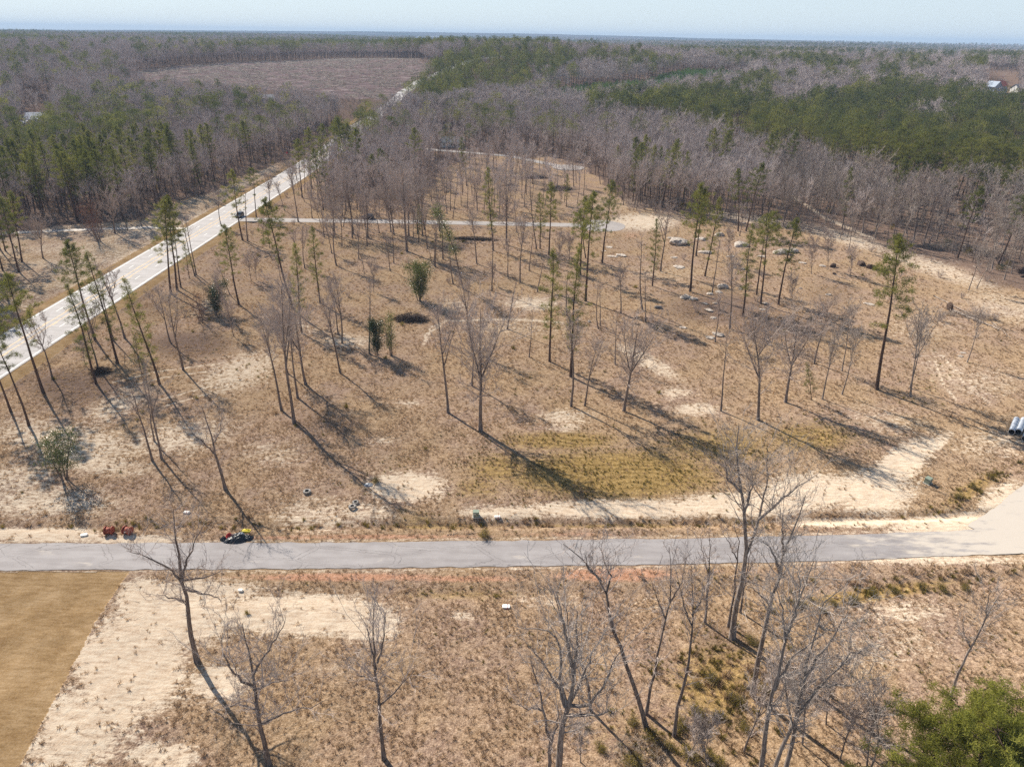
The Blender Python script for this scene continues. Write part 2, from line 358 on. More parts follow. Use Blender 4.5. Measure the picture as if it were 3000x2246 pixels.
# cover patches: (pixel x, pixel y, rx, ry, angle deg, strength) located on the photograph's ground
SAND = [(520,1800,150,85,0,1.1),(300,1990,60,170,-32,1.0),(190,2160,50,120,-35,.9),(430,1760,80,60,0,1.1),(330,2080,120,50,0,.5),(240,1340,200,50,10,.55),(800,1330,120,50,0,.35),(1500,960,200,30,0,.35),(1950,800,150,30,0,.3),(2600,1230,160,50,10,.35),(2900,1120,120,60,0,.35),(1600,1760,120,30,0,.35),(2600,1900,220,70,-10,.35),(600,1730,170,35,0,.8),(400,1940,130,140,-35,1.1),(880,1800,230,55,0,1.1),(1080,1830,90,50,0,.9),(250,2120,110,120,-40,.8),(640,2000,90,55,0,.8),
        (470,2210,110,45,0,.7),(130,2200,80,80,0,.6),(120,1565,190,20,0,.95),(380,1580,150,14,0,.8),(120,1470,240,50,0,.55),(200,1290,260,60,8,.55),(520,1280,170,50,-8,.55),
        (700,1090,130,55,-20,.55),(340,1190,120,40,-25,.5),(60,1400,120,60,0,.5),(1195,1425,110,42,0,.85),(1060,1500,120,35,0,.5),(930,1510,140,60,0,.5),
        (1500,1500,150,22,0,.7),(1850,1492,300,26,0,.95),(2180,1480,200,35,0,.95),(2370,1440,130,50,0,.95),(2560,1440,110,60,0,1.0),(2630,1370,120,45,-38,1.05),(2720,1310,80,25,-30,.7),
        (2480,1530,200,14,0,.8),(2800,1530,190,28,-5,1.0),(2930,1460,80,40,-30,.7),(1900,1060,110,22,28,.6),(1980,1150,60,20,0,.5),(1650,1220,90,25,0,.5),(2040,1200,80,20,0,.6),
        (1560,890,90,22,0,.55),(1650,1250,60,16,0,.5),(1330,900,60,30,0,.4),(1020,1000,80,25,0,.5),(870,960,120,30,0,.35),(1880,650,110,26,0,.7),(1800,600,160,40,0,.3),(2200,640,170,16,8,.45),
        (2480,700,160,22,16,.5),(2750,790,200,28,18,.5),(2950,900,160,50,15,.4),(2700,960,150,60,0,.3),(2780,1090,110,60,30,.35),(2900,1300,140,50,0,.4),(1000,1960,60,20,0,.3),
        (2650,1790,150,40,0,.45),(2750,1640,300,16,0,.6),(1350,1805,45,14,0,.5),(1190,1180,50,14,0,.4),(760,1050,70,20,-20,.4),(600,900,60,25,-20,.4),(1120,1290,60,16,0,.4)]
GREEN = [(1800,1390,340,75,0,.95),(1640,1290,190,30,0,.8),(1470,1370,110,50,0,.7),(1400,1430,90,40,0,.6),(2100,1310,200,60,0,.7),(2380,1280,150,50,0,.7),(1150,1400,60,45,0,.5),(2720,1130,80,60,0,.45),(2200,1620,1,1,0,0),
         (1290,1540,230,14,0,.6),(1800,1540,400,9,0,.55),(2850,1430,120,26,-30,.7),(1350,1740,260,18,0,.5),(2100,2000,160,130,0,.7),(2550,1740,260,26,-8,.8),(2050,1700,120,20,0,.4),(1900,2150,250,110,0,.45),
         (2560,1960,120,100,0,.3),(2800,1950,200,100,0,.25),(1450,1900,200,60,0,.2),(1070,1420,80,30,0,.4),(1230,1520,80,20,0,.5),(520,1080,150,18,-20,.3),(820,1080,120,25,0,.25),(1650,1130,150,40,0,.2)]
CLAY = [(1000,1690,330,14,0,.8),(1350,1695,220,12,0,.7),(1800,1683,180,22,0,.9),(2150,1672,200,9,0,.5),(700,1690,150,9,0,.5),(1100,1572,420,10,0,.65),(1650,1566,300,10,0,.5),(2250,1550,250,9,0,.45),
        (60,1553,120,9,0,.5),(2600,1640,300,9,0,.3),(800,1575,200,8,0,.6),(1300,480,160,18,0,.35),(1430,600,120,14,0,.4),(1850,690,50,14,0,.5),(1000,700,240,60,0,.25),(1050,590,120,40,0,.35)]
LITTER = [(230,1130,190,60,0,.6),(560,1010,150,45,0,.6),(420,900,120,60,0,.4),(950,1230,160,70,0,.4),(1250,760,260,60,0,.25),(2100,900,200,60,0,.55),(2300,960,200,50,0,.55),(2420,860,120,50,0,.4),(2000,1000,120,40,0,.3),
          (1600,860,150,50,0,.25),(2120,1880,120,70,0,.5),(1870,2080,150,80,0,.3),(1130,560,140,50,0,.5),(1650,560,200,40,0,.3),(2750,730,300,45,10,.8),(2950,800,120,50,0,.7),(2300,1690,120,20,0,.3),(1180,1460,40,20,0,.4)]
LAWN_PX = [(-1500,1676),(376,1674),(345,1722),(285,1812),(222,1932),(142,2082),(62,2232),(10,2340),(-60,2500),(-1500,2600)]
YARD_PX = [(-400,1030),(60,915),(418,738),(600,640),(640,600),(700,560),(820,495),(810,480),(700,530),(600,572),(480,600),(420,648),(300,655),(160,662),(60,690),(-400,760)]
FIELD_PX = [(310,222),(420,208),(560,192),(700,184),(850,179),(1000,172),(1225,172),(1262,196),(1215,240),(1175,278),(1120,292),(1010,288),(900,270),(700,256),(500,240),(380,232)]
def brush(px, py, L):
    r = np.zeros(np.shape(px))
    for (cx, cy, rx, ry, a, s) in L:
        a = radians(a); dx = px-cx; dy = py-cy
        u = (dx*cos(a)+dy*sin(a))/rx; v = (-dx*sin(a)+dy*cos(a))/ry
        r = np.maximum(r, s*np.exp(-(u*u+v*v)**1.3*.69))
    return r
TRACKS = [([(330,1120),(450,1090),(560,1075),(660,1062)],3),([(345,1140),(470,1108),(590,1090),(680,1078)],3),([(470,1170),(600,1135),(720,1105)],3),([(480,1190),(620,1150),(740,1125)],3),
          ([(420,1310),(500,1280),(560,1290),(575,1320),(540,1350)],3),([(330,1350),(350,1375),(400,1390),(440,1380)],3),([(2740,1060),(2760,1120),(2800,1170)],5),([(2660,1420),(2600,1500),(2560,1545)],5),
          ([(2700,1400),(2660,1480),(2640,1540)],5),([(2760,1040),(2830,1130),(2900,1180)],4),([(1250,1000),(1260,960),(1310,940),(1500,935),(1650,945)],5),([(1240,1010),(1245,980),(1290,955)],4),
          ([(1850,1770),(1900,1750),(1960,1760)],3),([(1860,1800),(1920,1775),(1980,1790)],3),([(2300,560),(2420,640),(2560,700)],6)]
def cover(x, y, z):
    px, py = proj(x, y, z); y0 = np.asarray(y); d = np.hypot(x, y0)
    vis = (y0 > 5)
    sand = brush(px, py, SAND)*vis*1.12; green = brush(px, py, GREEN)*vis; clay = brush(px, py, CLAY)*vis; lit = brush(px, py, LITTER)*vis
    for T, w in TRACKS: sand = np.maximum(sand, .62*np.exp(-(seg_dist(px, py, T)/w)**2)*vis)
    wood = 1-sstep(-12, 6, open_gap(px, py)+(fbm(x/9, y0/9, 31, 3)-.5)*26)
    lit = np.maximum(lit, wood*(.55+.5*fbm(x/14, y0/14, 33, 3)))
    lit = lit*(1-.9*in_poly(px, py, YARD_PX)*vis)
    lawn = in_poly(px+(vnoise(x*2, y0*2, 41)-.5)*6, py, LAWN_PX)*1.0*vis
    yard = in_poly(px, py, YARD_PX)*vis
    field = (in_poly(px+(fbm(x/30, y0/30, 51)-.5)*30, py+(fbm(x/30, y0/30, 52)-.5)*8, FIELD_PX)*vis).astype(float)
    lawn = np.maximum(lawn, yard*.0); sand = np.maximum(sand, yard*.42*(.6+.8*fbm(x/8, y0/8, 61)))
    dh = seg_dist(x, y0, HWY)-7.5
    lawn = np.maximum(lawn, ((dh > 0) & (dh < 3.2) & (y0 < 600))*1.0)
    sh = sstep(0, .2, road_gap(x, y0))*(1-sstep(.2, 1.4, road_gap(x, y0)))
    sand = np.maximum(sand, .45*sh*(y0 < 600)*(y0 > 60))
    far = sstep(1900, 2600, d)
    # old fields in the middle distance
    for (fx, fy, frx, fry) in FAR_FIELDS: far = far*1.0
    return sand, green, clay, lit, lawn, field, far
# open (treeless) ground in the picture: the clearing. signed distance in photograph pixels
OPEN_PX = [(-900,2600),(-900,930),(0,950),(60,915),(-30,760),(60,690),(160,665),(300,655),(420,648),(470,610),(600,575),(700,525),(810,478),(890,470),(930,505),(1000,600),(1060,560),(1150,540),(1260,560),(1300,500),(1400,455),
           (1560,452),(1700,480),(1790,560),(1850,612),(1980,630),(2140,650),(2300,668),(2420,690),(2560,722),(2700,735),(2860,800),(3000,850),(3900,1060),(3900,2600)]
def open_gap(px, py):
    d = np.full(np.shape(px), 1e9); n = len(OPEN_PX)
    for i in range(n):
        d = np.minimum(d, seg_dist(px, py, [OPEN_PX[i], OPEN_PX[(i+1) % n]]))
    ins = in_poly(px, py, OPEN_PX)
    return np.where(ins, d, -d)
FAR_FIELDS = []
M['ground'] = ground_material()
def build_ground():
    ys = [4.0]
    while ys[-1] < 12500: ys.append(ys[-1]+.19+ys[-1]**2*1.35e-5 if ys[-1] < 3000 else ys[-1]*1.03)
    ys = np.array(ys); us = np.linspace(-1.12, 1.12, 700)
    X = us[None, :]*(ys[:, None]*.84+26); Y = np.repeat(ys[:, None], len(us), 1)
    Zz = Z(X, Y); nr, nc = X.shape
    V = np.stack([X, Y, Zz], -1).reshape(-1, 3)
    i = np.arange(nr-1)[:, None]*nc+np.arange(nc-1)[None, :]
    F = np.stack([i, i+1, i+nc+1, i+nc], -1).reshape(-1, 4)
    # ground behind and beside the camera
    me = mesh_np('ground', V, [F], [M['ground']], smooth=True)
    sand, green, clay, lit, lawn, field, far = [np.asarray(q, float).ravel() for q in cover(X, Y, Zz)]
    for nm, cols in (('cover_a', (sand, green, clay, far)), ('cover_b', (lit, lawn, field, far*0+1))):
        at_ = me.attributes.new(nm, 'FLOAT_COLOR', 'POINT'); at_.data.foreach_set('color', np.stack(cols, -1).astype(np.float32).ravel())
    o = link('ground', me); tag(o, kind='structure'); return o
build_ground()
def ribbon(name, pts, w, mat, lift=.05, kind='structure', step=2.0, rag=0.0, x_off=0.0, zf=None):
    P = np.array(pts, float); seg = np.hypot(*np.diff(P, axis=0).T); c = np.concatenate([[0], np.cumsum(seg)])
    n = max(3, int(c[-1]/step)); t = np.linspace(0, c[-1], n); X = np.interp(t, c, P[:, 0]); Y = np.interp(t, c, P[:, 1])
    k = np.ones(5)/5
    if n > 12 and len(P) > 3:
        X[2:-2] = np.convolve(X, k, 'valid'); Y[2:-2] = np.convolve(Y, k, 'valid')
    T = np.stack([np.gradient(X), np.gradient(Y)], 1); T /= np.linalg.norm(T, axis=1)[:, None]; Nn = np.stack([T[:, 1], -T[:, 0]], 1)
    m = 5; V = []
    wj = w+(fbm(t/1.7, t*0, 71, 3)-.5)*rag*2; wk = w+(fbm(t/1.7, t*0+50, 72, 3)-.5)*rag*2
    for q in np.linspace(-1, 1, m):
        off = x_off+np.where(q < 0, q*wj, q*wk)
        V.append(np.stack([X+Nn[:, 0]*off, Y+Nn[:, 1]*off, Z0(X, Y)+lift], 1))
    V = np.stack(V, 1).reshape(-1, 3); i = np.arange(n-1)[:, None]*m+np.arange(m-1)[None, :]
    F = np.stack([i, i+1, i+m+1, i+m], -1).reshape(-1, 4)
    o = link(name, mesh_np(name, V, [F], [mat])); 
    if kind: tag(o, kind=kind)
    return o
def asphalt(name, c1, c2, cr):
    m, nt = mat_new(name); n = N(nt); out = n.add('ShaderNodeOutputMaterial'); P = n.add('ShaderNodeNewGeometry').outputs['Position']
    mp = n.add('ShaderNodeMapping', {0: P, 3: (.12, .9, 1)}).outputs[0]
    f = n.math('ADD', n.math('MULTIPLY', n.noise(mp, 1.0, 5, .6), .5), n.math('ADD', n.math('MULTIPLY', n.noise(P, .35, 4), .3), n.math('MULTIPLY', n.noise(P, 9, 3), .2)))
    c = n.mix(n.smooth(f, .38, .62), c4(c1), c4(c2))
    v = n.add('ShaderNodeTexVoronoi', {'Vector': n.add('ShaderNodeMapping', {0: P, 3: (.10, .22, 1)}).outputs[0], 'Scale': 1.0}, feature='DISTANCE_TO_EDGE').outputs[0]
    v = n.math('ADD', v, n.math('MULTIPLY', n.math('SUBTRACT', n.noise(P, 1.2, 4), .5), .10))
    v = n.math('ABSOLUTE', n.math('SUBTRACT', v, .03))
    ck = n.math('MULTIPLY', n.math('SUBTRACT', 1.0, n.smooth(v, .0, .007)), cr)
    c = n.mix(ck, c, c4(tuple(q*.45 for q in c1)))
    sp = n.smooth(n.noise(P, .55, 5, .75), .66, .74); c = n.mix(n.math('MULTIPLY', sp, .6), c, (.58, .52, .44, 1))
    xp = n.smooth(n.add('ShaderNodeSeparateXYZ', {0: P}).outputs[0], 38.0, 72.0)      # sand washed over the lane's far end
    sd = n.smooth(n.math('ADD', n.math('MULTIPLY', xp, .40), n.noise(n.add('ShaderNodeMapping', {0: P, 2: (0, 0, .5), 3: (.25, .9, 1)}).outputs[0], .9, 5, .65)), .60, .86); c = n.mix(n.math('MULTIPLY', sd, .9 if cr == .7 else 0.0), c, (.56, .50, .43, 1))
    b = n.add('ShaderNodeBsdfPrincipled', {'Base Color': c, 'Roughness': .85, 'Specular IOR Level': .3}); nt.links.new(b.outputs[0], out.inputs[0]); return m
M['asphalt'] = asphalt('lane_asphalt', (.255, .235, .235), (.335, .315, .315), .7)
M['highway'] = asphalt('highway_pavement', (.32, .305, .30), (.43, .41, .41), .5)
M['concrete'] = asphalt('court_pavement', (.27, .245, .235), (.37, .34, .325), .4)
M['white'] = simple_mat('white_paint', (.82, .82, .80), .7, .08)
M['yellow'] = simple_mat('yellow_paint', (.72, .48, .20), .7, .12)
M['gravel'] = simple_mat('pale_gravel', (.52, .47, .42), .9, .2, 1.5, space='W')
ribbon('highway', HWY, 7.4, M['highway'], .03, step=6)
ribbon('lane', LANE, 2.62, M['asphalt'], .03, step=.5, rag=.22)
ribbon('side_street', COURT, 2.8, M['concrete'], .03, step=2)
ribbon('side_street', COURT2, 2.9, M['concrete'], .10, step=2)
ribbon('lane_junction', SPUR, 4.0, M['asphalt'], .026, step=.7, rag=.3)
ribbon('driveway', DRIVE, 1.6, M['gravel'], .03, step=1, rag=.4)
def disc(name, cx, cy, r, mat, lift):
    th = np.linspace(0, 2*pi, 48, endpoint=False); rr = r*(1+.02*np.sin(th*5))
    V = np.stack([cx+rr*np.cos(th), cy+rr*np.sin(th), np.full(48, float(Z0(cx, cy))+lift)], 1)
    o = link(name, mesh_np(name, V, [np.arange(48)[None, :]], [mat])); tag(o, kind='structure')
disc('turning_circle', 32, 259.3, 8.8, M['concrete'], .034); disc('turning_circle', 28, 386, 8.6, M['concrete'], .16)
# highway paint
def paint(name, x, w, mat, dash=None, y0=90, y1=520, drift=0):
    mb = MB(); y = y0; sgl = dash or (12, 0)
    while y < y1:
        e = min(y+sgl[0], y1); xa = x+np.interp(y, [p[1] for p in HWY], [p[0] for p in HWY])+108.3; xb = x+np.interp(e, [p[1] for p in HWY], [p[0] for p in HWY])+108.3
        za = float(Z0(xa, y))+.038; zb = float(Z0(xb, e))+.038
        mb.add([[xa-w, y, za], [xa+w, y, za], [xb+w, e, zb], [xb-w, e, zb]], np.array([[0, 1, 2, 3]])); y += sgl[0]+sgl[1]
    tag(mb.build(name, mat), kind='structure')
paint('road_marking_edge', -115.1, .11, M['white']); paint('road_marking_edge', -101.6, .11, M['white'])
paint('road_marking_dashes', -112.0, .08, M['white'], (3, 9)); paint('road_marking_dashes', -105.4, .08, M['white'], (3, 9), y0=92)
paint('road_marking_centre', -109.55, .09, M['yellow']); paint('road_marking_centre', -107.9, .09, M['yellow']); paint('road_marking_centre', -109.9, .08, M['yellow'], (2, 7)); paint('road_marking_centre', -107.55, .08, M['yellow'], (2, 7))

# ------------------------------------------------------------------ tree builders
def nrm(v): return v/(np.linalg.norm(v, axis=-1, keepdims=True)+1e-9)
def curve(p0, d0, L, rng, n=5, up=.25, wob=.12):
    P = [np.array(p0, float)]; d = np.array(d0, float)
    for i in range(n):
        d = d+rng.normal(0, wob, 3)+np.array([0, 0, up/n]); d /= np.linalg.norm(d)
        P.append(P[-1]+d*L/n)
    return np.array(P)
def children(S0, E0, k, ratio, spread, up, rng, tmin=.25, lenmin=.2):
    n = len(S0); D = E0-S0; L = np.linalg.norm(D, axis=1); T = D/(L[:, None]+1e-9)
    t = rng.uniform(tmin, 1.0, (n, k)); P = S0[:, None]+D[:, None]*t[..., None]
    d = nrm(T[:, None]+rng.normal(0, spread, (n, k, 3))+np.array([0, 0, up]))
    l = np.maximum(L[:, None]*ratio*(1.25-.55*t)*rng.uniform(.6, 1.25, (n, k)), lenmin)
    return P.reshape(-1, 3), (P+d*l[..., None]).reshape(-1, 3)
def resample(P, n):
    P = np.array(P, float); c = np.concatenate([[0], np.cumsum(np.linalg.norm(np.diff(P, axis=0), axis=1))]); t = np.linspace(0, c[-1], n)
    Q = np.stack([np.interp(t, c, P[:, i]) for i in range(3)], 1)
    return Q
def bare_meshes(seed, H, r0, start=.45, spread=.2, nl=20, stems=None, level=2, tw=.012, kb=5, steep=.9, trunk_mat='bark', twig_mat='twig', low=0, topfork=True, subs=6):
    """leafless hardwood: trunk mesh (trunk with forks) and crown mesh (limbs and twigs)"""
    rng = np.random.default_rng(seed); tr = MB(); cr = MB()
    if stems is None:
        P = curve((0, 0, -.3), (rng.normal(0, .03), rng.normal(0, .03), 1), H*1.0, rng, 9, .15, .035)
        P[:, 2] *= (H)/P[-1, 2]; P[0, 2] = -.4
        stems = [(P, r0)]
        if topfork:
            for q in range(2):
                i = rng.integers(4, 7); a = rng.uniform(0, 2*pi)
                Fk = curve(P[i], (cos(a)*.45, sin(a)*.45, 1), (H-P[i][2])*.92, rng, 6, .5, .06); stems.append((Fk, r0*(1-i/10)*.8))
    S1 = []; E1 = []; R1 = []
    Ss = []; Es = []
    for si, (P, r) in enumerate(stems):
        n = len(P); R = r*(1-np.linspace(0, 1, n)*.93)**.85; 
        if si == 0: R[0] *= 1.35
        tr.tube(P, R, 7)
        c = np.linspace(0, 1, n); nn = nl if si == 0 else int(nl*.55)
        st0 = start if si == 0 else .15
        for j in range(nn+low):
            t = rng.uniform(st0, .98) if j < nn else rng.uniform(.12, start)
            p = np.array([np.interp(t, c, P[:, i]) for i in range(3)]); rr = np.interp(t, c, R)
            a = j*2.4+rng.normal(0, .5); prof = sin(pi*min(1, max(.12, (1-t)/(1-st0+.001)*.75+.12)))
            L = H*spread*(.45+.75*prof)*rng.uniform(.5, 1.25)*(1 if j < nn else .45)
            el = rng.normal(steep, .22)
            B = curve(p, (cos(a)*cos(el), sin(a)*cos(el), sin(el)), L, rng, 5, .35, .14)
            cr.tube(B, np.linspace(max(rr*.36, .018), .010, 6), kb-1 if level > 1 else 3, cap=False)
            Ss.append(B[:-1]); Es.append(B[1:])
    A0 = np.concatenate(Ss); B0 = np.concatenate(Es)
    # secondary
    k = 2 if level == 2 else 1
    L0 = np.linalg.norm(B0-A0, axis=1)
    a1, b1 = children(A0, B0, k, 1.55, .55, .25, rng, .1)
    cr.add(*sticks(a1, b1, max(.022, tw*1.5), k=3, bend=.06, rng=rng))
    a2, b2 = children(a1, b1, 3 if level > 1 else 3, .6, .55, .22, rng, .2, .3)
    cr.add(*sticks(a2, b2, tw*1.15, k=3, bend=.07, rng=rng))
    if level > 1:
        a3, b3 = children(a2, b2, 2 if level > 2 else 3, .62, .5, .2, rng, .25, .25)
        cr.add(*sticks(a3, b3, tw*.8, k=3))
        if level > 2:
            a4, b4 = children(a3, b3, 2, .7, .5, .2, rng, .25, .2)
            cr.add(*sticks(a4, b4, tw*.6, k=3))
    return tr.mesh('trunk', M[trunk_mat], True), cr.mesh('crown', M[twig_mat], False)
def blades(C, Rr, K, L, w, rng, out=.35, up=.35):
    """clumps of needle blades around centres C: thin triangles"""
    n = len(C); d = nrm(rng.normal(0, 1, (n, K, 3))+np.array([0, 0, up])); 
    o = C[:, None]+rng.normal(0, 1, (n, K, 3))*Rr*.45
    l = L*rng.uniform(.6, 1.2, (n, K, 1)); s = nrm(np.cross(d, rng.normal(0, 1, (n, K, 3))))*w
    V = np.stack([o-s, o+s, o+d*l], 2).reshape(-1, 3)
    F = np.arange(len(V)).reshape(-1, 3); return V, [F]
def pine_meshes(seed, H, r0, start=.55, spread=.13, nl=34, K=22, per=4, bl=.42, bw=.035, clump=.45, low=3, mat='needle', droop=0.1, shape='mid', stubs=6):
    rng = np.random.default_rng(seed); tr = MB(); cr = MB()
    P = curve((0, 0, -.3), (rng.normal(0, .02), rng.normal(0, .02), 1), H, rng, 9, .15, .022); P[:, 2] *= H*.985/P[-1, 2]; P[0, 2] = -.4
    R = r0*(1-np.linspace(0, 1, 10)*.9)**.9; R[0] *= 1.25; tr.tube(P, R, 7)
    c = np.linspace(0, 1, 10); C = []; bS = []; bE = []
    for j in range(nl+low):
        t = start+(1-start)*(j+rng.uniform(0, 1))/nl if j < nl else rng.uniform(start*.72, start)
        t = min(t, .995); u = (t-start)/(1-start)
        p = np.array([np.interp(t, c, P[:, i]) for i in range(3)]); rr = np.interp(t, c, R)
        prof = {'mid': (.62+.5*sin(pi*min(1, max(0, u*.85+.12))))*(1-.75*max(0, u)**2.2), 'cone': 1.1-.95*max(0, u), 'top': (.7+.45*sin(pi*u))*(1-.5*max(0, u)**4)}[shape]
        L = H*spread*prof*rng.uniform(.55, 1.25)
        a = j*2.399+rng.normal(0, .4); el = rng.normal(.18+.75*max(0, u), .18)
        B = curve(p, (cos(a)*cos(el), sin(a)*cos(el), sin(el)), L, rng, 4, .25-droop, .13)
        tr_r = max(rr*.30, .025)
        cr_b = MB(); bS.append(B[:-1]); bE.append(B[1:])
        m = max(1, int(round(per*(.5+L/(H*spread)*.6))))
        for q in range(m):
            s = rng.uniform(.45, 1.0) if q else 1.0
            i = s*4; k0 = min(int(i), 3); pt = B[k0]+(B[k0+1]-B[k0])*(i-k0)
            off = rng.normal(0, 1, 3)*L*.17*(1.1-.4*s); off[2] = abs(off[2])*.45
            C.append(pt+off)
            if q: bS.append(pt[None]); bE.append((pt+off)[None])
    for q in range(stubs):
        t = rng.uniform(start*.6, start); p = np.array([np.interp(t, c, P[:, i]) for i in range(3)]); a = rng.uniform(0, 6.3)
        bS.append(p[None]); bE.append((p+np.array([cos(a), sin(a), .1])*rng.uniform(.5, 1.6))[None])
    a0 = np.concatenate(bS); b0 = np.concatenate(bE)
    tr.add(*sticks(a0, b0, .045 if H > 12 else .03, k=3))
    C = np.array(C); cs = clump
    cr.add(*blades(C, cs, K, bl, bw, rng))
    return tr.mesh('trunk', M['barkpine'], True), cr.mesh('crown', M[mat], False)
def leafy_meshes(seed, H, W_, start=.1, n=5200, leaf=.13, stems=5, mat='leaf', r0=.09, lean=.3, gap=.35):
    rng = np.random.default_rng(seed); tr = MB(); cs = []
    for j in range(stems):
        a = rng.uniform(0, 6.3); d = (cos(a)*lean*rng.uniform(.3, 1), sin(a)*lean*rng.uniform(.3, 1), 1)
        P = curve((cos(a)*.25, sin(a)*.25, -.2), d, H*rng.uniform(.75, .98), rng, 7, .3, .07); tr.tube(P, np.linspace(r0, .015, 8), 5)
        for q in range(9):
            t = rng.uniform(start+.05, 1); p = np.array([np.interp(t, np.linspace(0, 1, 8), P[:, i]) for i in range(3)])
            a2 = rng.uniform(0, 6.3); l = W_*rng.uniform(.25, .8)*(1.1-.5*t); B = curve(p, (cos(a2), sin(a2), .5), l, rng, 3, .3, .15)
            tr.tube(B, np.linspace(.03, .01, 4), 3, cap=False); cs += [B[1], B[2], B[3]]
        cs += [P[-1], P[-2]]
    cs = np.array(cs); idx = rng.integers(0, len(cs), n)
    o = cs[idx]+rng.normal(0, 1, (n, 3))*gap; o = o[o[:, 2] > H*start*.8]; n = len(o)
    d = nrm(rng.normal(0, 1, (n, 3))+[0, 0, .1]); s = nrm(np.cross(d, rng.normal(0, 1, (n, 3)))); l = leaf*rng.uniform(.7, 1.3, (n, 1))
    V = np.stack([o, o+d*l*.5+s*l*.28, o+d*l, o+d*l*.5-s*l*.28], 1).reshape(-1, 3)
    cr = MB().add(V, [np.arange(n*4).reshape(-1, 4)])
    return tr.mesh('trunk', M['bark'], True), cr.mesh('crown', M[mat], False)
# ---- forms: (meshes, nominal height)
FORM = {}
for i in range(4): FORM['b%d' % i] = (bare_meshes(100+i, 20, .25, [.5, .42, .55, .38][i], [.17, .19, .15, .20][i], 18, level=2, tw=.018), 20)
for i in range(3): FORM['B%d' % i] = (bare_meshes(120+i, 17, .28, .28, .30, 24, level=2, tw=.020, steep=.75), 17)
for i in range(3): FORM['n%d' % i] = (bare_meshes(140+i, 20, .22, .62, .11, 14, level=1, tw=.024, topfork=i == 1), 20)
for i in range(3): FORM['w%d' % i] = (bare_meshes(150+i, 18, .17, .42, .18, 18, level=2, tw=.020, trunk_mat='barkpale', twig_mat='twigpale'), 18)
for i in range(2): FORM['k%d' % i] = (bare_meshes(160+i, 12, .20, .7, .07, 5, level=1, tw=.022, topfork=False), 12)
for i in range(2): FORM['s%d' % i] = (bare_meshes(165+i, 8, .08, .2, .26, 16, level=2, tw=.014), 8)
for i in range(4): FORM['p%d' % i] = (pine_meshes(200+i, 26, .31, [.50, .56, .46, .60][i], [.155, .14, .165, .15][i], 44, K=30, per=5, shape='mid', bl=.46, bw=.04), 26)
for i in range(2): FORM['q%d' % i] = (pine_meshes(210+i, 24, .26, .30, .11, 52, K=24, per=4, shape='mid', bl=.42), 24)
for i in range(2): FORM['t%d' % i] = (pine_meshes(220+i, 26, .29, .66, .155, 30, K=34, per=6, shape='top', bl=.46), 26)
for i in range(2): FORM['y%d' % i] = (pine_meshes(230+i, 9, .09, .25, .17, 26, K=16, per=3, bl=.35, shape='cone', low=0), 9)
FORM['l0'] = (leafy_meshes(300, 8, 3.0, .08, 9000, .19, 7, gap=.42), 8)
FORM['l1'] = (leafy_meshes(301, 8, 3.4, .22, 5200, .18, 6, gap=.38), 8)
FORM['d0'] = (leafy_meshes(302, 9, 1.5, .04, 9000, .17, 3, 'leafdark', lean=.08, gap=.42), 9)
FORM['d1'] = (leafy_meshes(303, 9, 2.2, .12, 7000, .20, 4, 'leafdark', gap=.5), 9)
FORM['m0'] = (leafy_meshes(304, 8, 1.6, .15, 2200, .16, 4, 'leaf', lean=.10, gap=.3), 8)
FORM['e0'] = (leafy_meshes(305, 20, 2.1, .40, 7500, .22, 1, 'leafdark', r0=.2, lean=.02, gap=.8), 20)
FORM['e1'] = (leafy_meshes(306, 20, 1.6, .35, 3000, .22, 1, 'leaf', r0=.2, lean=.02, gap=.7), 20)
FORM['r0'] = (leafy_meshes(307, 9, 3.2, .10, 3600, .13, 5, 'leafred', gap=.6), 9)
KIND = {'p': ('pine_tree', 'pine'), 'q': ('pine_tree', 'pine'), 't': ('pine_tree', 'pine'), 'y': ('pine_tree', 'pine'), 'l': ('evergreen_bush', 'bush'), 'd': ('evergreen_tree', 'tree'), 'm': ('evergreen_tree', 'tree'),
        'e': ('ivy_clad_tree', 'tree'), 'r': ('russet_tree', 'tree')}
WORD = {'p': 'tall pine with a ragged green crown', 'q': 'slender pine shaggy most of its height', 't': 'tall pine bare up to its top tuft', 'y': 'small young pine', 'b': 'bare hardwood with upright twiggy crown', 'B': 'broad bare hardwood with spreading crown',
        'n': 'slim bare tree with a thin top', 'w': 'pale bare tree with light bark', 'k': 'near branchless dead stem', 's': 'short bare sapling', 'l': 'yellow green leafy bush', 'd': 'dark glossy evergreen', 'm': 'sparse leafy evergreen', 'e': 'ivy clad tree with leafy column', 'r': 'russet leaved tree'}
FORMS_BY = {}
for k_ in FORM: FORMS_BY.setdefault(k_[0], []).append(k_)
PLACED = []        # (x, y, root, word key)
COUNT = {'pine': 0, 'bare': 0}
def put_tree(x, y, z, h, f, rz, lean=(0, 0), label=None, group=None, zs=1.0):
    (tm, cm), H0 = FORM[f]; nm, cat = KIND.get(f[0], ('bare_tree', 'bare tree')); s = h/H0
    o = bpy.data.objects.new(nm, None); S.collection.objects.link(o); o.location = (x, y, z)
    o.scale = (s**.8, s**.8, s) if zs == 1.0 else (s*zs, s*zs, s)
    R = Matrix.Rotation(lean[0], 3, 'Y') @ Matrix.Rotation(-lean[1], 3, 'X') @ Matrix.Rotation(rz, 3, 'Z'); o.rotation_euler = R.to_euler()
    o['category'] = cat
    if label: o['label'] = label
    if group: o['group'] = group
    link('trunk', tm, o); link('crown', cm, o)
    COUNT['pine' if cat == 'pine' else 'bare'] += 1
    return o
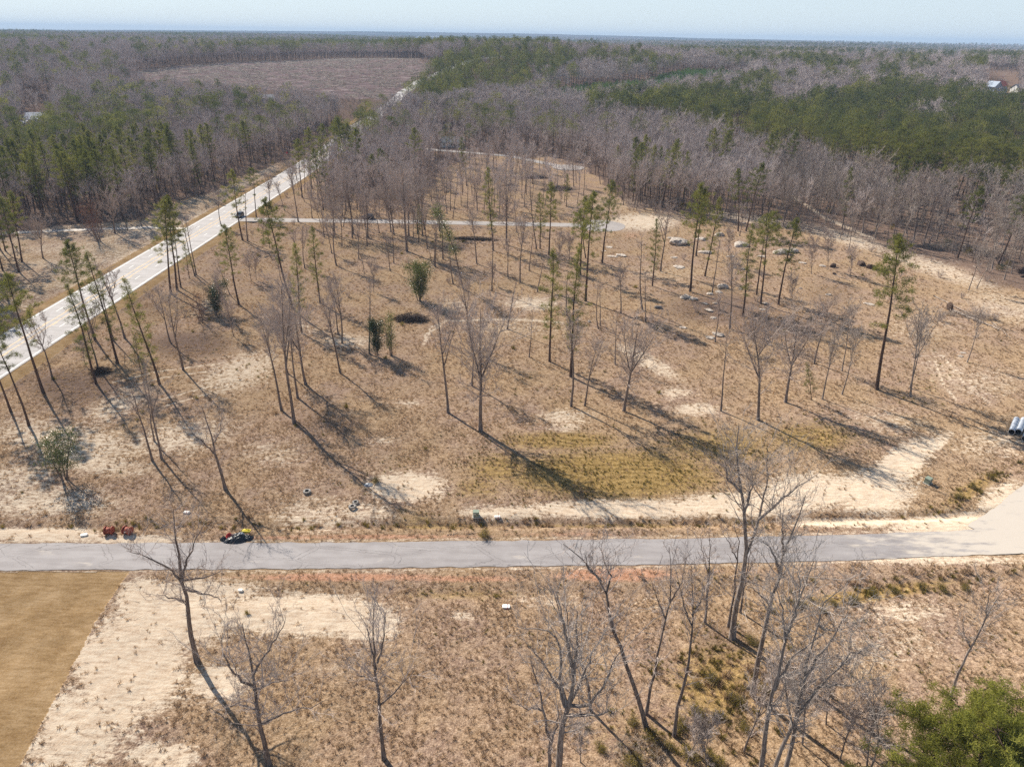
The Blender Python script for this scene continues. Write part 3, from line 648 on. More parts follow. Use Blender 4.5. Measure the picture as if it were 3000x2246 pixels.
TAB = """
p 65 767 20 563|p 56 797 -10 585|p 8 792 -40 600|t 16 735 -20 560|p 90 623 62 500|p 182 607 158 449|p 192 600 178 445|p 225 601 209 462|B 126 756 103 631|r 292 707 255 574|B 337 684 318 552|b 374 673 350 574|b 416 665 380 544|B 546 577 520 480|b 299 672 285 600
p 501 861 462 590|p 519 850 476 578|t 530 842 500 655|n 571 808 524 631|n 575 805 554 631|y 555 815 535 702|b 366 991 312 775|q 345 1065 250 735|n 333 999 268 800|p 279 996 196 704|q 282 1124 186 820|b 288 1083 252 890|p 128 1152 5 800|b 154 1110 88 925
t 85 1247 -12 960|t 33 1207 -60 940|q 468 1126 396 812|y 416 1103 386 985|b 499 1003 448 850|b 537 1084 488 860|r 589 945 556 835|d 630 922 622 804|p 700 893 646 662|n 673 862 640 760|b 672 930 640 800|s 685 985 668 885|p 857 904 774 582|q 884 975 832 715|q 938 888 916 662
p 711 704 665 498|k 725 707 700 560|k 727 701 725 668|t 751 636 736 498|b 649 663 630 560|B 790 590 782 506|b 834 617 812 533|b 874 650 855 482|p 1127 579 1116 436|p 1103 574 1095 452|b 950 695 932 577|b 972 742 953 631|b 986 778 961 598|b 1002 721 991 596|b 1032 696 1018 509|n 1076 721 1062 577|b 1051 759 1043 645|n 1067 802 1041 712|b 1111 683 1097 577|B 1154 688 1143 552|B 1192 736 1180 482|n 1154 772 1146 640|n 1143 794 1135 672|s 1095 855 1094 772|s 736 824 720 750|s 751 820 747 748|b 828 835 800 750|b 874 764 866 672|b 893 786 885 661|b 790 726 785 650|b 772 715 768 640
b 825 1202 782 932|b 862 1240 806 838|b 872 1166 830 920|B 896 1126 846 895|b 843 1093 812 930|b 997 1093 959 876|b 1002 1006 988 819|b 992 980 969 824|n 1082 1036 1066 814|d 1104 1046 1098 916|m 1144 1041 1139 899|l 1228 880 1218 752|l 190 1405 175 1255
e 1360 846 1340 574|n 1328 832 1325 661|n 1275 783 1268 623|n 1272 780 1266 650|n 1265 770 1255 690|b 1298 759 1290 590|b 1252 729 1245 606|q 1227 710 1223 596|b 1212 696 1203 612|n 1290 696 1288 606|b 1320 617 1314 503|b 1310 626 1305 517|b 1264 590 1261 490|b 1356 563 1352 481|B 1398 617 1400 514|n 1425 601 1424 506|b 1397 772 1387 615|q 1445 734 1442 492|B 1484 718 1480 514|n 1514 681 1512 579|n 1572 731 1550 555|b 1523 827 1526 639|b 1488 810 1480 693|n 1441 852 1434 672|s 1450 835 1443 772|n 1550 794 1553 650|q 1582 729 1580 563|p 1608 748 1610 539|k 1574 855 1582 745|q 1610 1059 1618 730|q 1672 1103 1690 735|p 1715 882 1725 562|p 1700 805 1711 575|p 1764 770 1786 530|p 1716 756 1692 615|s 1636 786 1641 688|s 1667 772 1672 693|q 1659 606 1662 510|s 1644 600 1642 552|B 1681 547 1684 454|b 1618 536 1602 470|b 1560 539 1560 435|b 1529 581 1531 495|b 1582 503 1582 425|B 1445 492 1443 400
k 1486 963 1505 812|n 1550 1046 1552 909|b 1313 1209 1304 893|B 1408 1262 1392 905|b 1382 1022 1377 819|b 1382 1131 1375 942|b 1673 1190 1696 918|b 1713 1188 1748 998|k 1661 925 1661 800|n 1753 963 1756 819|n 1758 954 1762 825
B 1828 1204 1862 942|b 1819 918 1822 780|n 1802 1067 1809 918|n 1883 909 1890 684|n 1892 942 1897 800|q 1911 838 1935 636|p 2022 854 2055 537|n 2086 859 2102 700|b 2138 963 2155 745|q 2176 925 2225 660|t 2216 864 2244 655|t 2228 890 2263 632|p 2280 892 2325 635|b 2095 1001 2112 866|n 2112 1204 2143 975|B 2221 1230 2250 955|B 2301 1178 2332 930|y 2377 1171 2366 1060|b 2385 1065 2408 881|k 2322 991 2332 918|s 2320 895 2325 809|b 1935 795 1951 603|p 2039 750 2070 562|q 2065 809 2107 575|n 1982 707 1985 665|p 2162 677 2178 495|p 2185 677 2226 478|b 2166 691 2182 600|n 2157 648 2160 580|b 1982 620 1989 495|b 1920 620 1928 485|b 1859 608 1866 495|b 1826 601 1828 500|q 1810 530 1807 425|s 2133 750 2143 680|s 2377 802 2386 702
w 2487 731 2504 613|s 2426 788 2431 684|s 2490 811 2504 726|p 2568 1140 2652 686|w 2665 1136 2700 930|w 2667 1162 2712 905|w 2833 1060 2868 904|w 2837 850 2885 700|w 2861 845 2905 715|w 2409 1169 2452 956|w 2466 1155 2504 965|w 2466 1086 2490 895|w 2906 788 2960 540|w 2963 802 3000 640|b 2677 703 2703 495|b 2707 712 2745 510|b 2655 684 2683 520|k 2743 707 2788 584|b 2615 703 2636 600|w 2601 712 2610 610|w 2563 698 2590 560|w 2525 684 2556 447|w 2443 662 2471 575|w 2419 650 2438 518|w 2892 674 2915 495|w 2646 625 2665 520|w 2760 680 2790 500|w 2820 660 2860 480|w 2940 700 2990 500
s 2540 2240 2567 2040|s 250 1070 235 990|b 1015 620 1008 500|b 915 640 905 540|b 1235 640 1230 540
"""
rt = np.random.default_rng(7)
for ent in TAB.replace('\n', '|').split('|'):
    q = ent.split()
    if not q: continue
    k, bx, by, tx, ty = q[0], *map(float, q[1:])
    x, y, z = at(bx, by); rx, ry, rz = ray(tx, ty); t = y/ry
    h = CH+rz*t-z; dx = rx*t-x
    if h < 2.0: h = 2.0
    h = min(h, 34)
    f = FORMS_BY[k][rt.integers(len(FORMS_BY[k]))]
    o = put_tree(x, y, z, h, f, rt.uniform(0, 6.28), (atan2(dx, h)*.95, rt.normal(0, .02)), zs=1.0)
    PLACED.append((x, y, o, k))
# ---- foreground trees, stems follow the photograph's stems in a plane through the root
def fg(seed, stems, r0, label, nl=16, spread=.2, pale=False, steep=.75, level=3, tw=.011, dys=None, base=None, start=.3, low=2, subs=6):
    b = at(*stems[0][0]) if base is None else base
    rng = np.random.default_rng(seed); out = []
    for si, st in enumerate(stems):
        dy = 0 if not dys else dys[si]; pts = []
        for q, (px, py) in enumerate(st):
            rx, ry, rz = ray(px, py); yy = b[1]+dy*(q/max(1, len(st)-1)); t = yy/ry
            pts.append((rx*t-b[0], yy-b[1], CH+rz*t-b[2]))
        P = resample(pts, 12); 
        if si == 0: P[0, 2] = -.4
        P[2:-1] += rng.normal(0, .06, P[2:-1].shape)
        out.append((P, r0*(.85 if si == 0 else .42)))
    H = max(P[:, 2].max() for P, _ in out)
    tm, cm = bare_meshes(seed, H, r0, start, spread, nl, out, level, tw, 5, steep, 'barkpale' if pale else 'bark', 'twigpale' if pale else 'twig', low=low)
    o = thing('bare_tree', b, label, 'bare tree'); link('trunk', tm, o); link('crown', cm, o); COUNT['bare'] += 1
    return o
fg(501, [[(577,1937),(556,1840),(545,1750),(533,1700),(520,1600),(508,1490)],[(533,1705),(548,1640),(575,1575),(600,1530)],[(533,1705),(500,1665),(455,1640),(400,1618),(370,1612)],[(545,1760),(510,1752),(460,1738)],[(540,1725),(580,1735),(640,1745),(650,1770)],[(533,1700),(600,1690),(650,1670)]],
   .34, 'big bare tree rooted in pale sand near the lawn, crown over the lane', nl=18, spread=.17, dys=[0,1,-2,2,-2,2])
fg(502, [[(787,2240),(768,2140),(750,2050),(738,1970),(725,1880),(710,1825)],[(738,1985),(765,1930),(810,1870),(838,1800)],[(742,2010),(700,1990),(660,1930),(645,1860)],[(765,2120),(830,2090),(900,2070),(965,2050)],[(760,2080),(700,2060),(640,2070)],[(745,2020),(790,2000),(850,1990)]],
   .30, 'bare tree with crooked side limbs, in brown grass at the frame bottom', nl=22, spread=.2, pale=False, dys=[0,2,-2,-1,2,-3])
fg(503, [[(1125,2222),(1114,2110),(1103,2010),(1100,1930),(1092,1850),(1095,1770)],[(1102,1960),(1085,1880),(1070,1810)],[(1108,2070),(1150,2030),(1200,1980),(1215,1950)],[(1100,1995),(1060,1980),(1025,1950)],[(1106,1940),(1125,1860),(1130,1790)]],
   .25, 'lone bare tree with two low forked limbs in the straw field', nl=16, spread=.2, dys=[0,1,-1,2,-2])
fg(504, [[(1634,2285),(1640,2200),(1650,2120),(1665,2065),(1680,1990),(1690,1900),(1692,1790)],[(1662,2070),(1640,1990),(1642,1900),(1630,1850),(1560,1840),(1500,1830)],[(1665,2065),(1720,2070),(1770,2010),(1800,1930),(1830,1890)],[(1668,2060),(1700,2000),(1740,1900),(1780,1840)],[(1670,2095),(1750,2092),(1810,2080)],[(1655,2070),(1640,2020),(1600,1950),(1560,1900)],[(1680,1980),(1665,1900),(1645,1800),(1630,1730)]],
   .42, 'thick pale trunk splitting into many rising limbs from one knot', nl=22, spread=.18, pale=True, dys=[0,2,-2,3,-3,1,-1])
fg(505, [[(1603,2290),(1612,2200),(1615,2180),(1598,2120),(1590,2060),(1570,1990),(1555,1930)],[(1615,2180),(1635,2110),(1640,2030)],[(1592,2080),(1540,2075),(1510,2060)]],
   .24, 'small two stemmed bare tree leaning beside the thick pale trunk', nl=14, spread=.16, dys=[0,1,-1])
fg(506, [[(1897,2135),(1880,2080),(1855,2000),(1830,1930),(1810,1870),(1780,1825),(1790,1785),(1775,1730),(1745,1680),(1700,1630),(1650,1592)],[(1775,1735),(1790,1690),(1770,1640),(1755,1600)],[(1760,1700),(1720,1660),(1715,1610)]],
   .30, 'bent dark tree leaning towards the lane with a kinked upper trunk', nl=20, spread=.13, dys=[0,2,-1], start=.45)
fg(507, [[(1893,2090),(1905,2020),(1920,1950),(1935,1870),(1955,1800),(1968,1730),(1965,1650),(1960,1600)],[(1950,1815),(1920,1740),(1905,1690)],[(1960,1770),(2000,1700),(2010,1640)]],
   .20, 'thin bare tree slanting up from the foot of the bent dark tree', nl=16, spread=.15, dys=[0,1,-1], base=None)
fg(508, [[(1731,2080),(1722,2010),(1712,1960),(1668,1880),(1640,1800),(1615,1710)],[(1665,1900),(1660,1800),(1650,1700)]],
   .19, 'slim bare tree rising behind the thick pale trunk', nl=14, spread=.15, dys=[0,1])
fg(509, [[(1975,2155),(1985,2070),(2010,1980),(2022,1890),(2030,1800),(2030,1720),(2027,1645)],[(2025,1830),(2000,1760),(1985,1690)],[(2028,1800),(2065,1740)]],
   .22, 'straight bare tree beside the olive shrubs, thin crown below the lane', nl=18, spread=.15, dys=[0,1,-1])
fg(510, [[(2066,1824),(2072,1740),(2078,1680),(2080,1600),(2076,1550)],[(2078,1690),(2060,1620),(2050,1560)]], .19, 'short bare tree with leafy litter at its foot before the lane', nl=12, spread=.16, dys=[0,1])
fg(511, [[(2134,1834),(2148,1750),(2158,1660),(2165,1590),(2150,1530)],[(2160,1640),(2130,1580),(2110,1550)]], .2, 'thin dark stem close against the tall forked tree by the lane', nl=10, spread=.13, dys=[0,1])
fg(512, [[(2146,1868),(2152,1790),(2168,1710),(2188,1620),(2185,1560),(2180,1480),(2165,1400),(2160,1300),(2165,1240)],[(2188,1620),(2215,1550),(2228,1500),(2245,1430),(2250,1350),(2245,1300)],[(2170,1440),(2130,1400),(2125,1350)],[(2225,1520),(2280,1470),(2330,1430),(2390,1390)],[(2180,1500),(2205,1420),(2200,1370)]],
   .40, 'tallest forked bare tree, its pale crown rising above the lane', nl=26, spread=.16, pale=True, dys=[0,2,-1,-2,2], start=.45)
fg(513, [[(2169,1793),(2180,1720),(2192,1660),(2200,1600)],[(2190,1680),(2220,1620)]], .17, 'stunted bare stem just behind the tall forked tree', nl=10, spread=.16, dys=[0,1])
fg(514, [[(2205,2036),(2222,1930),(2245,1820),(2262,1750),(2285,1680),(2297,1610),(2325,1550),(2352,1490),(2360,1450)],[(2293,1620),(2290,1530),(2285,1500)],[(2285,1680),(2260,1610),(2235,1580)],[(2258,1775),(2225,1740),(2198,1718)]],
   .34, 'leaning bare trunk with a snapped side limb, right of the forked giant', nl=20, spread=.14, pale=True, dys=[0,2,-1,-2], start=.45)
fg(515, [[(2222,2300),(2240,2180),(2262,2060),(2280,1960),(2310,1850),(2330,1780),(2365,1700),(2385,1640)],[(2300,1880),(2290,1780),(2270,1700)],[(2310,1850),(2340,1760),(2345,1660)],[(2270,2020),(2310,1930),(2380,1880),(2450,1830)]],
   .30, 'pale grey trunk foremost in the thicket of leaning bare trees', nl=24, spread=.16, pale=True, dys=[0,2,-2,-1], start=.35)
fg(516, [[(2290,2300),(2320,2170),(2345,2030),(2370,1920),(2395,1830),(2420,1750),(2470,1720)],[(2355,1990),(2410,1910),(2480,1810),(2490,1750)],[(2395,1830),(2430,1850),(2500,1830)]],
   .28, 'bare tree whose top bends over the olive ditch growth', nl=22, spread=.16, pale=True, dys=[0,-1,1], start=.35)
fg(517, [[(2252,2310),(2290,2190),(2340,2090),(2400,2010),(2460,1950),(2520,1900),(2600,1878)],[(2400,2010),(2450,2005),(2530,2010)],[(2460,1950),(2490,1910),(2560,1920)],[(2320,2120),(2300,2010),(2290,1900)]],
   .26, 'strongly slanting pale tree with long limbs reaching over straw grass', nl=24, spread=.17, pale=True, dys=[0,-1,1,2], start=.3)
fg(518, [[(2530,2330),(2555,2240),(2570,2200),(2575,2140),(2560,2080),(2570,2030)],[(2568,2210),(2545,2180),(2545,2140)]], .14, 'small white barked sapling beside the big low pine', nl=12, spread=.22, pale=True, dys=[0,1])
fg(519, [[(2782,2054),(2800,1990),(2825,1930),(2860,1870),(2890,1810),(2920,1750),(2945,1720)],[(2845,1900),(2825,1860),(2820,1810)],[(2880,1830),(2895,1770),(2900,1710)]],
   .19, 'thin bare tree tilted away over the straw slope, apart from the thicket', nl=16, spread=.13, pale=True, dys=[0,1,-1], start=.35)
fg(520, [[(661,1434),(645,1375),(632,1330),(625,1290),(605,1240),(590,1190)],[(628,1330),(590,1290),(560,1265),(530,1255)],[(626,1300),(645,1260),(650,1220)]],
   .30, 'bare tree whose long shadow crosses the lane', nl=18, spread=.22, dys=[0,-1,2])
fg(521, [[(447,1350),(430,1290),(412,1230),(395,1170),(380,1130)],[(412,1225),(385,1180),(350,1150)]], .22, 'outer one of two dark stems above the drainage verge', nl=16, spread=.18, dys=[0,2])
fg(522, [[(473,1343),(462,1280),(445,1210),(435,1150),(420,1060)],[(445,1215),(462,1160),(470,1100)]], .22, 'inner one of two dark stems above the drainage verge', nl=16, spread=.18, dys=[0,2])
fg(523, [[(452,1292),(440,1220),(428,1150),(415,1080)]], .16, 'slimmer stem behind the two dark stems above the verge', nl=12, spread=.16)
for i_, (bx_, by_, tx_, ty_) in enumerate([(2350,2180,2440,1960),(2460,2230,2520,2060),(2180,2200,2150,1980),(2070,2260,2080,2120),(1700,2230,1690,2120),(2010,2240,1990,2100),(2420,2120,2450,1950)]):
    x_, y_, z_ = at(bx_, by_); r_ = ray(tx_, ty_); h_ = CH+r_[2]*y_/r_[1]-z_
    o_ = put_tree(x_, y_, z_, max(2.5, h_), FORMS_BY['s'][i_ % 2], i_*1.3, ((i_ % 3-1)*.15, .05)); PLACED.append((x_, y_, o_, 's'))
# pine seen from above in the corner
pb = at(2850, 2275, 13.0); tm_, cm_ = pine_meshes(601, 17.5, .3, .42, .34, 64, K=110, per=14, bl=.36, bw=.026, clump=.46, shape='top', mat='needlebright', droop=.3)
o_ = thing('pine_tree', (pb[0], pb[1], 0), 'broad low pine seen from above, filling the bottom corner', 'pine'); link('trunk', tm_, o_); link('crown', cm_, o_); COUNT['pine'] += 1

# ------------------------------------------------------------------ woods
def merge(mes):
    V = []; by = {}; MI = {}; n = 0; mats = []
    for k, me in enumerate(mes):
        v = np.empty(len(me.vertices)*3, np.float32); me.vertices.foreach_get('co', v); V.append(v.reshape(-1, 3))
        lt = np.empty(len(me.polygons), np.int32); me.polygons.foreach_get('loop_total', lt)
        li = np.empty(len(me.loops), np.int32); me.loops.foreach_get('vertex_index', li)
        ls = np.empty(len(me.polygons), np.int32); me.polygons.foreach_get('loop_start', ls)
        for t in np.unique(lt):
            s_ = ls[lt == t]; f = li[s_[:, None]+np.arange(t)[None]]+n
            by.setdefault(int(t), []).append(f); MI.setdefault(int(t), []).append(np.full(len(f), k))
        n += len(V[-1]); mats.append(me.materials[0])
    ks = sorted(by)
    return mesh_np('form', np.concatenate(V), [np.concatenate(by[k]) for k in ks], mats, np.concatenate([np.concatenate(MI[k]) for k in ks]))
def scatter(name, forms, P, idx, scl, rot, label, cat=None, kind='stuff'):
    """one object that instances forms on the points P"""
    coll = bpy.data.collections.new(name+'_forms')
    for i, me in enumerate(forms):
        o = bpy.data.objects.new('%s_form_%02d' % (name, i), me); coll.objects.link(o)
    me = bpy.data.meshes.new(name); me.vertices.add(len(P)); me.vertices.foreach_set('co', np.asarray(P, np.float32).ravel())
    for nm, ty, d in (('idx', 'INT', idx), ('scl', 'FLOAT', scl), ('rot', 'FLOAT', rot)):
        a = me.attributes.new(nm, ty, 'POINT'); a.data.foreach_set('value', np.asarray(d, np.int32 if ty == 'INT' else np.float32))
    me.update()
    ob = link(name, me); tag(ob, label, cat, kind=kind)
    g = bpy.data.node_groups.new(name, 'GeometryNodeTree'); g.interface.new_socket('Geometry', in_out='INPUT', socket_type='NodeSocketGeometry'); g.interface.new_socket('Geometry', in_out='OUTPUT', socket_type='NodeSocketGeometry')
    gi = g.nodes.new('NodeGroupInput'); go = g.nodes.new('NodeGroupOutput'); ip = g.nodes.new('GeometryNodeInstanceOnPoints'); ci = g.nodes.new('GeometryNodeCollectionInfo')
    ci.inputs['Collection'].default_value = coll; ci.inputs['Separate Children'].default_value = True; ci.inputs['Reset Children'].default_value = True
    def attr(nm, ty):
        a = g.nodes.new('GeometryNodeInputNamedAttribute'); a.data_type = ty; a.inputs['Name'].default_value = nm; return a.outputs[0]
    cx = g.nodes.new('ShaderNodeCombineXYZ'); g.links.new(attr('rot', 'FLOAT'), cx.inputs[2])
    g.links.new(gi.outputs[0], ip.inputs['Points']); g.links.new(ci.outputs[0], ip.inputs['Instance']); ip.inputs['Pick Instance'].default_value = True
    g.links.new(attr('idx', 'INT'), ip.inputs['Instance Index']); g.links.new(cx.outputs[0], ip.inputs['Rotation']); g.links.new(attr('scl', 'FLOAT'), ip.inputs['Scale'])
    g.links.new(ip.outputs[0], go.inputs[0])
    md = ob.modifiers.new('scatter', 'NODES'); md.node_group = g
    return ob
def far_bare(seed, H, Wd, n, w, start=.4, mat='twig'):
    rng = np.random.default_rng(seed); tr = MB(); cr = MB()
    P = curve((0, 0, -.3), (rng.normal(0, .04), rng.normal(0, .04), 1), H*.95, rng, 6, .1, .05); tr.tube(P, np.linspace(.17, .03, 7), 5)
    k = 14; t = rng.uniform(start, .97, k); c = np.linspace(0, 1, 7)
    p = np.stack([np.interp(t, c, P[:, i]) for i in range(3)], 1); a = rng.uniform(0, 6.3, k)
    L = Wd*(1.15-.6*(t-start)/(1-start))*rng.uniform(.7, 1.2, k)
    e = p+np.stack([np.cos(a), np.sin(a), rng.uniform(.9, 1.7, k)], 1)*L[:, None]*.75
    tr.add(*sticks(p, e, .05, k=3))
    a1, b1 = children(np.concatenate([p, P[3:6]]), np.concatenate([e, P[4:7]]), 5, .55, .5, .45, rng, .25)
    cr.add(*sticks(a1, b1, w*1.3, k=3))
    m = max(1, n//len(a1)); a2, b2 = children(a1, b1, m, .62, .45, .35, rng, .15)
    cr.add(*sticks(a2, b2, w, k=3))
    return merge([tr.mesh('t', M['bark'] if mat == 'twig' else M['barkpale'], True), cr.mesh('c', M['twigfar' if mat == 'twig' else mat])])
def far_crown(seed, H, R, mat, n=120, w=.28, l=.95, start=.45, trunk=True, flat=.8):
    """far pine: trunk and clumps of needle blades filling a lumpy dome"""
    rng = np.random.default_rng(seed); tr = MB(); cr = MB()
    tr.tube([(0, 0, -.5), (rng.normal(0, .2), rng.normal(0, .2), H*.5), (0, 0, H*.95)], [.2, .15, .04], 5)
    k = 11; u = rng.uniform(0, 1, k); a = np.arange(k)*2.4+rng.normal(0, .3, k); prof = np.sqrt(np.clip(1-u**2.2, .05, 1))*(.55+.45*np.minimum(1, u*3+.3))
    C = np.stack([np.cos(a)*R*.62*prof, np.sin(a)*R*.62*prof, H*(start+(.93-start)*u)], 1)
    rc = R*.46*(1.05-.35*u)
    m = n//k; d = nrm(rng.normal(0, 1, (k, m, 3))+[0, 0, .35]); o = C[:, None]+d*rc[:, None, None]*rng.uniform(.55, 1.0, (k, m, 1))*[1, 1, flat]
    s = nrm(np.cross(d, rng.normal(0, 1, (k, m, 3))))*w; dd = nrm(d+rng.normal(0, .6, (k, m, 3)))
    V = np.stack([o-s, o+s, o+dd*l*rng.uniform(.6, 1.3, (k, m, 1))], 2).reshape(-1, 3)
    cr.add(V, [np.arange(len(V)).reshape(-1, 3)])
    return merge([tr.mesh('t', M['barkpine'], True), cr.mesh('c', M[mat])])
BELT_PX = [(1700,300),(1790,312),(1900,322),(2000,330),(2100,360),(2180,385),(2300,398),(2370,408),(2460,440),(2560,480),(2700,520),(3000,548),(3900,620),(3900,300),(3000,296),(2860,268),(2760,262),(2680,246),(2520,246),(2470,262),(2440,292),(2280,298),(2180,300),(2140,262),(2080,250),(2000,262),(1900,285),(1800,285),(1740,280)]
GAP_PX = [(2660,330),(2700,312),(2790,318),(2800,340),(2740,352)]
HILL_PX = [(1186,285),(1195,262),(1240,238),(1290,170),(1320,150),(1400,140),(1500,140),(1600,144),(1700,152),(1830,158),(1960,170),(2060,182),(1950,182),(1800,176),(1690,178),(1640,205),(1560,205),(1560,232),(1500,262),(1440,252),(1370,262),(1290,285),(1230,285)]
YOUNG_PX = [(1590,284),(1650,252),(1760,238),(1900,232),(1950,212),(2010,200),(2190,206),(2196,216),(2160,232),(2040,252),(1880,282),(1740,300),(1650,302)]
PATCHES = [(1480,205,170,36,.95),(1950,190,90,10,.8),(2060,222,0,0,0),(2230,242,80,26,.85),(2440,205,30,16,.8),(2150,170,70,7,.9),(2300,176,200,6,.6),(2560,195,260,9,.9),(2050,186,40,8,.9),(2850,190,140,8,.8),(2330,178,100,9,.7),(2640,172,120,6,.7),
           (120,400,230,80,.55),(330,330,170,60,.40),(60,290,70,60,.5),(620,340,260,70,.28),(500,470,180,70,.40),(230,480,120,80,.55),(60,560,90,80,.65),(660,500,90,45,.75),(800,440,110,50,.85),(950,415,90,45,.75),(880,270,70,12,.35),
           (1060,350,60,60,.45),(400,215,330,14,.35),(150,170,200,22,.3),(720,235,280,10,.3),(870,258,60,18,.6),(1590,380,90,30,.30),(1450,370,60,40,.25),(1900,500,120,50,.22),(2130,470,120,60,.18),(1330,355,60,50,.25),(1640,435,50,40,.3),(2250,260,60,25,.5),(2600,215,30,12,.6),(2900,240,200,12,.25),
           (1245,262,20,22,.95),(860,150,260,12,.95),(560,152,140,9,.3),(1150,135,150,14,.9),(1500,128,300,8,.8),(2350,150,350,6,.5)]
def build_woods():
    rng = np.random.default_rng(11); out = []
    for d0, d1, sp in ((95, 330, 4.3), (330, 620, 5.2), (620, 1050, 6.6), (1050, 1900, 9.5), (1900, 3300, 15.0), (3300, 6200, 34.0)):
        xm = d1*1.02; nx = int(2*xm/sp); ny = int(d1/sp)
        X, Y = np.meshgrid(np.arange(nx)*sp-xm, np.arange(ny)*sp); X = X.ravel()+rng.uniform(-.46, .46, X.size)*sp; Y = Y.ravel()+rng.uniform(-.46, .46, Y.size)*sp
        D = np.hypot(X, Y); k = (D >= d0) & (D < d1) & (np.abs(X) < Y*.86+45) & (Y > 30); X, Y, D = X[k], Y[k], D[k]
        out.append(np.stack([X, Y, D], 1))
    A = np.concatenate(out); X, Y, D = A.T; Zg = Z0(X, Y)
    bx, by = proj(X, Y, Zg); cx, cy = proj(X, Y, Zg+15); c7x, c7y = proj(X, Y, Zg+7)
    ro = rng.uniform(0, 1, len(X)); n1 = fbm(X/45, Y/45, 81, 3)
    gap = open_gap(bx, by)+(n1-.5)*30
    belt = in_poly(cx, cy, BELT_PX) & ~in_poly(cx, cy, GAP_PX) & (Y > 225); hill = in_poly(cx+(n1-.5)*10, cy, HILL_PX)
    young = in_poly(c7x, c7y, YOUNG_PX); field = in_poly(bx, by, FIELD_PX)
    pw = np.zeros(len(X))
    for (px, py, rx, ry, s) in PATCHES:
        if rx: pw = np.maximum(pw, s*np.exp(-(((cx-px)/rx)**2+((cy-py)/ry)**2)**2*.69))
    farp = sstep(1300, 2200, D); cl = fbm(X/260, Y/190, 83, 3)
    pw = np.where(D > 1300, np.maximum(pw, sstep(.42, .52, cl)), pw)
    pw = pw*(.35+1.3*sstep(.35, .6, fbm(X/28, Y/28, 85, 2)))
    pine = (belt & (ro < .97)) | (hill & (ro < .93)) | (~belt & ~hill & (ro < np.maximum(pw*.42, .025)))
    keep = (gap < -2) & (road_gap(X, Y) > 5) & ~field
    # sparse trees inside the upper clearing
    inner = (gap >= -2) & in_poly(bx, by, [(860,500),(1000,440),(1300,430),(1750,455),(1810,560),(1790,600),(1500,625),(1250,690),(960,700),(900,600),(830,560)]) & (road_gap(X, Y) > 3)
    r2 = rng.uniform(0, 1, len(X)); keep |= inner & (r2 < np.where(bx < 1250, .5, .24))
    keep &= ~((road_gap(X, Y) < 9) & (X < -108) & (Y < 420))
    # thinner woods at the cleared edge on the right and young open belt
    edge = (bx > 2350) & (gap > -60) & (gap < -2) & ~belt; keep &= ~(edge & (r2 < .62))
    keep &= ~(in_poly(bx, by, [(2640,690),(2760,640),(2950,690),(3400,760),(3400,900),(3000,850),(2860,800),(2700,740)]) & (r2 < .72))
    keep &= ~((D > 1300) & (cl < .385) & (fbm(X/150, Y/120, 87, 2) < .5))      # far fields
    keep &= ~((belt | hill) & (vnoise(X*.37, Y*.37, 99) < .52))
    keep &= ~(in_poly(*proj(X, Y, Zg+17), FIELD_PX) | in_poly(*proj(X, Y, Zg+9), FIELD_PX))
    for (hx, hy, w_, h_, p) in VIEWS:
        t0 = (np.abs(bx-hx) < w_/2+6) & (cy < hy+h_/2+4) & (by > hy-h_*1.2); keep &= ~(t0 & (r2 < p))
    fr = (bx > -500) & (bx < 3500); keep &= fr
    X, Y, D, Zg, pine, belt, hill, young, bx, gap, n1 = [q[keep] for q in (X, Y, D, Zg, pine, belt, hill, young, bx, gap, n1)]
    Zg = np.where(D < 420, Z(X, Y), Zg)
    m = len(X); rot = rng.uniform(0, 6.28, m); u = rng.uniform(0, 1, m)
    # keep off hand placed trees
    TP = np.array([(p[0], p[1]) for p in PLACED])
    ok = np.ones(m, bool); nearI = np.where(D < 480)[0]
    dm = np.min(np.hypot(X[nearI, None]-TP[None, :, 0], Y[nearI, None]-TP[None, :, 1]), 1); ok[nearI[dm < 2.6]] = False
    ht = np.where(pine, 21+5*u, 14+6*u); ht = np.where(belt & pine, 18+10*u, ht); ht = np.where(young, 6.5+2.5*u, ht); ht = np.where(hill & pine, 18+9*u, ht)
    inn = (gap > -40) & ~belt; 
    order = np.argsort(D)
    left = {'pine': 296-COUNT['pine'], 'bare': 296-COUNT['bare']}; used = np.zeros(m, bool)
    for i in order:
        if not ok[i] or young[i]: continue
        k = 'pine' if pine[i] else 'bare'
        if left[k] <= 0: continue
        left[k] -= 1; used[i] = True
        if pine[i]: f = ('t' if belt[i] else ('p' if u[i] > .3 else 'q')); f = FORMS_BY[f][int(u[i]*977) % len(FORMS_BY[f])]
        else:
            f = ('w' if bx[i] > 2350 else ('b' if u[i] > .35 else 'B')); f = FORMS_BY[f][int(u[i]*977) % len(FORMS_BY[f])]
        o = put_tree(X[i], Y[i], Zg[i], ht[i], f, rot[i], (rng.normal(0, .03), rng.normal(0, .03)))
        if X[i] < -112: g = ('pines in the wood across the highway', 'green pine standing among bare trees in the wood across the highway') if pine[i] else ('bare trees in the wood across the highway', 'bare grey tree packed into the wood across the highway')
        elif belt[i] or bx[i] > 2300: g = ('pines of the dense belt', 'tall pine in the dense belt behind the cut-over ground') if pine[i] else ('pale bare trees below the pine belt', 'pale bare tree between the cut-over ground and pine belt')
        else: g = ('pines behind the turning circles', 'pine mixed into the bare wood beyond the paved turning circles') if pine[i] else ('bare trees behind the turning circles', 'bare brownish tree in the wood around the far turning circle')
        o['label'] = g[1]; o['group'] = g[0]
    rest = ok & ~used
    near = D < 520; mid = (D >= 520) & (D < 1500); far = D >= 1500
    pf = [far_crown(400+i, 24, [5.8, 4.6, 6.4, 5.2][i], ['needle', 'needledark', 'needle', 'needledark'][i], 950, .10, .66, [.55, .6, .5, .62][i]) for i in range(4)]
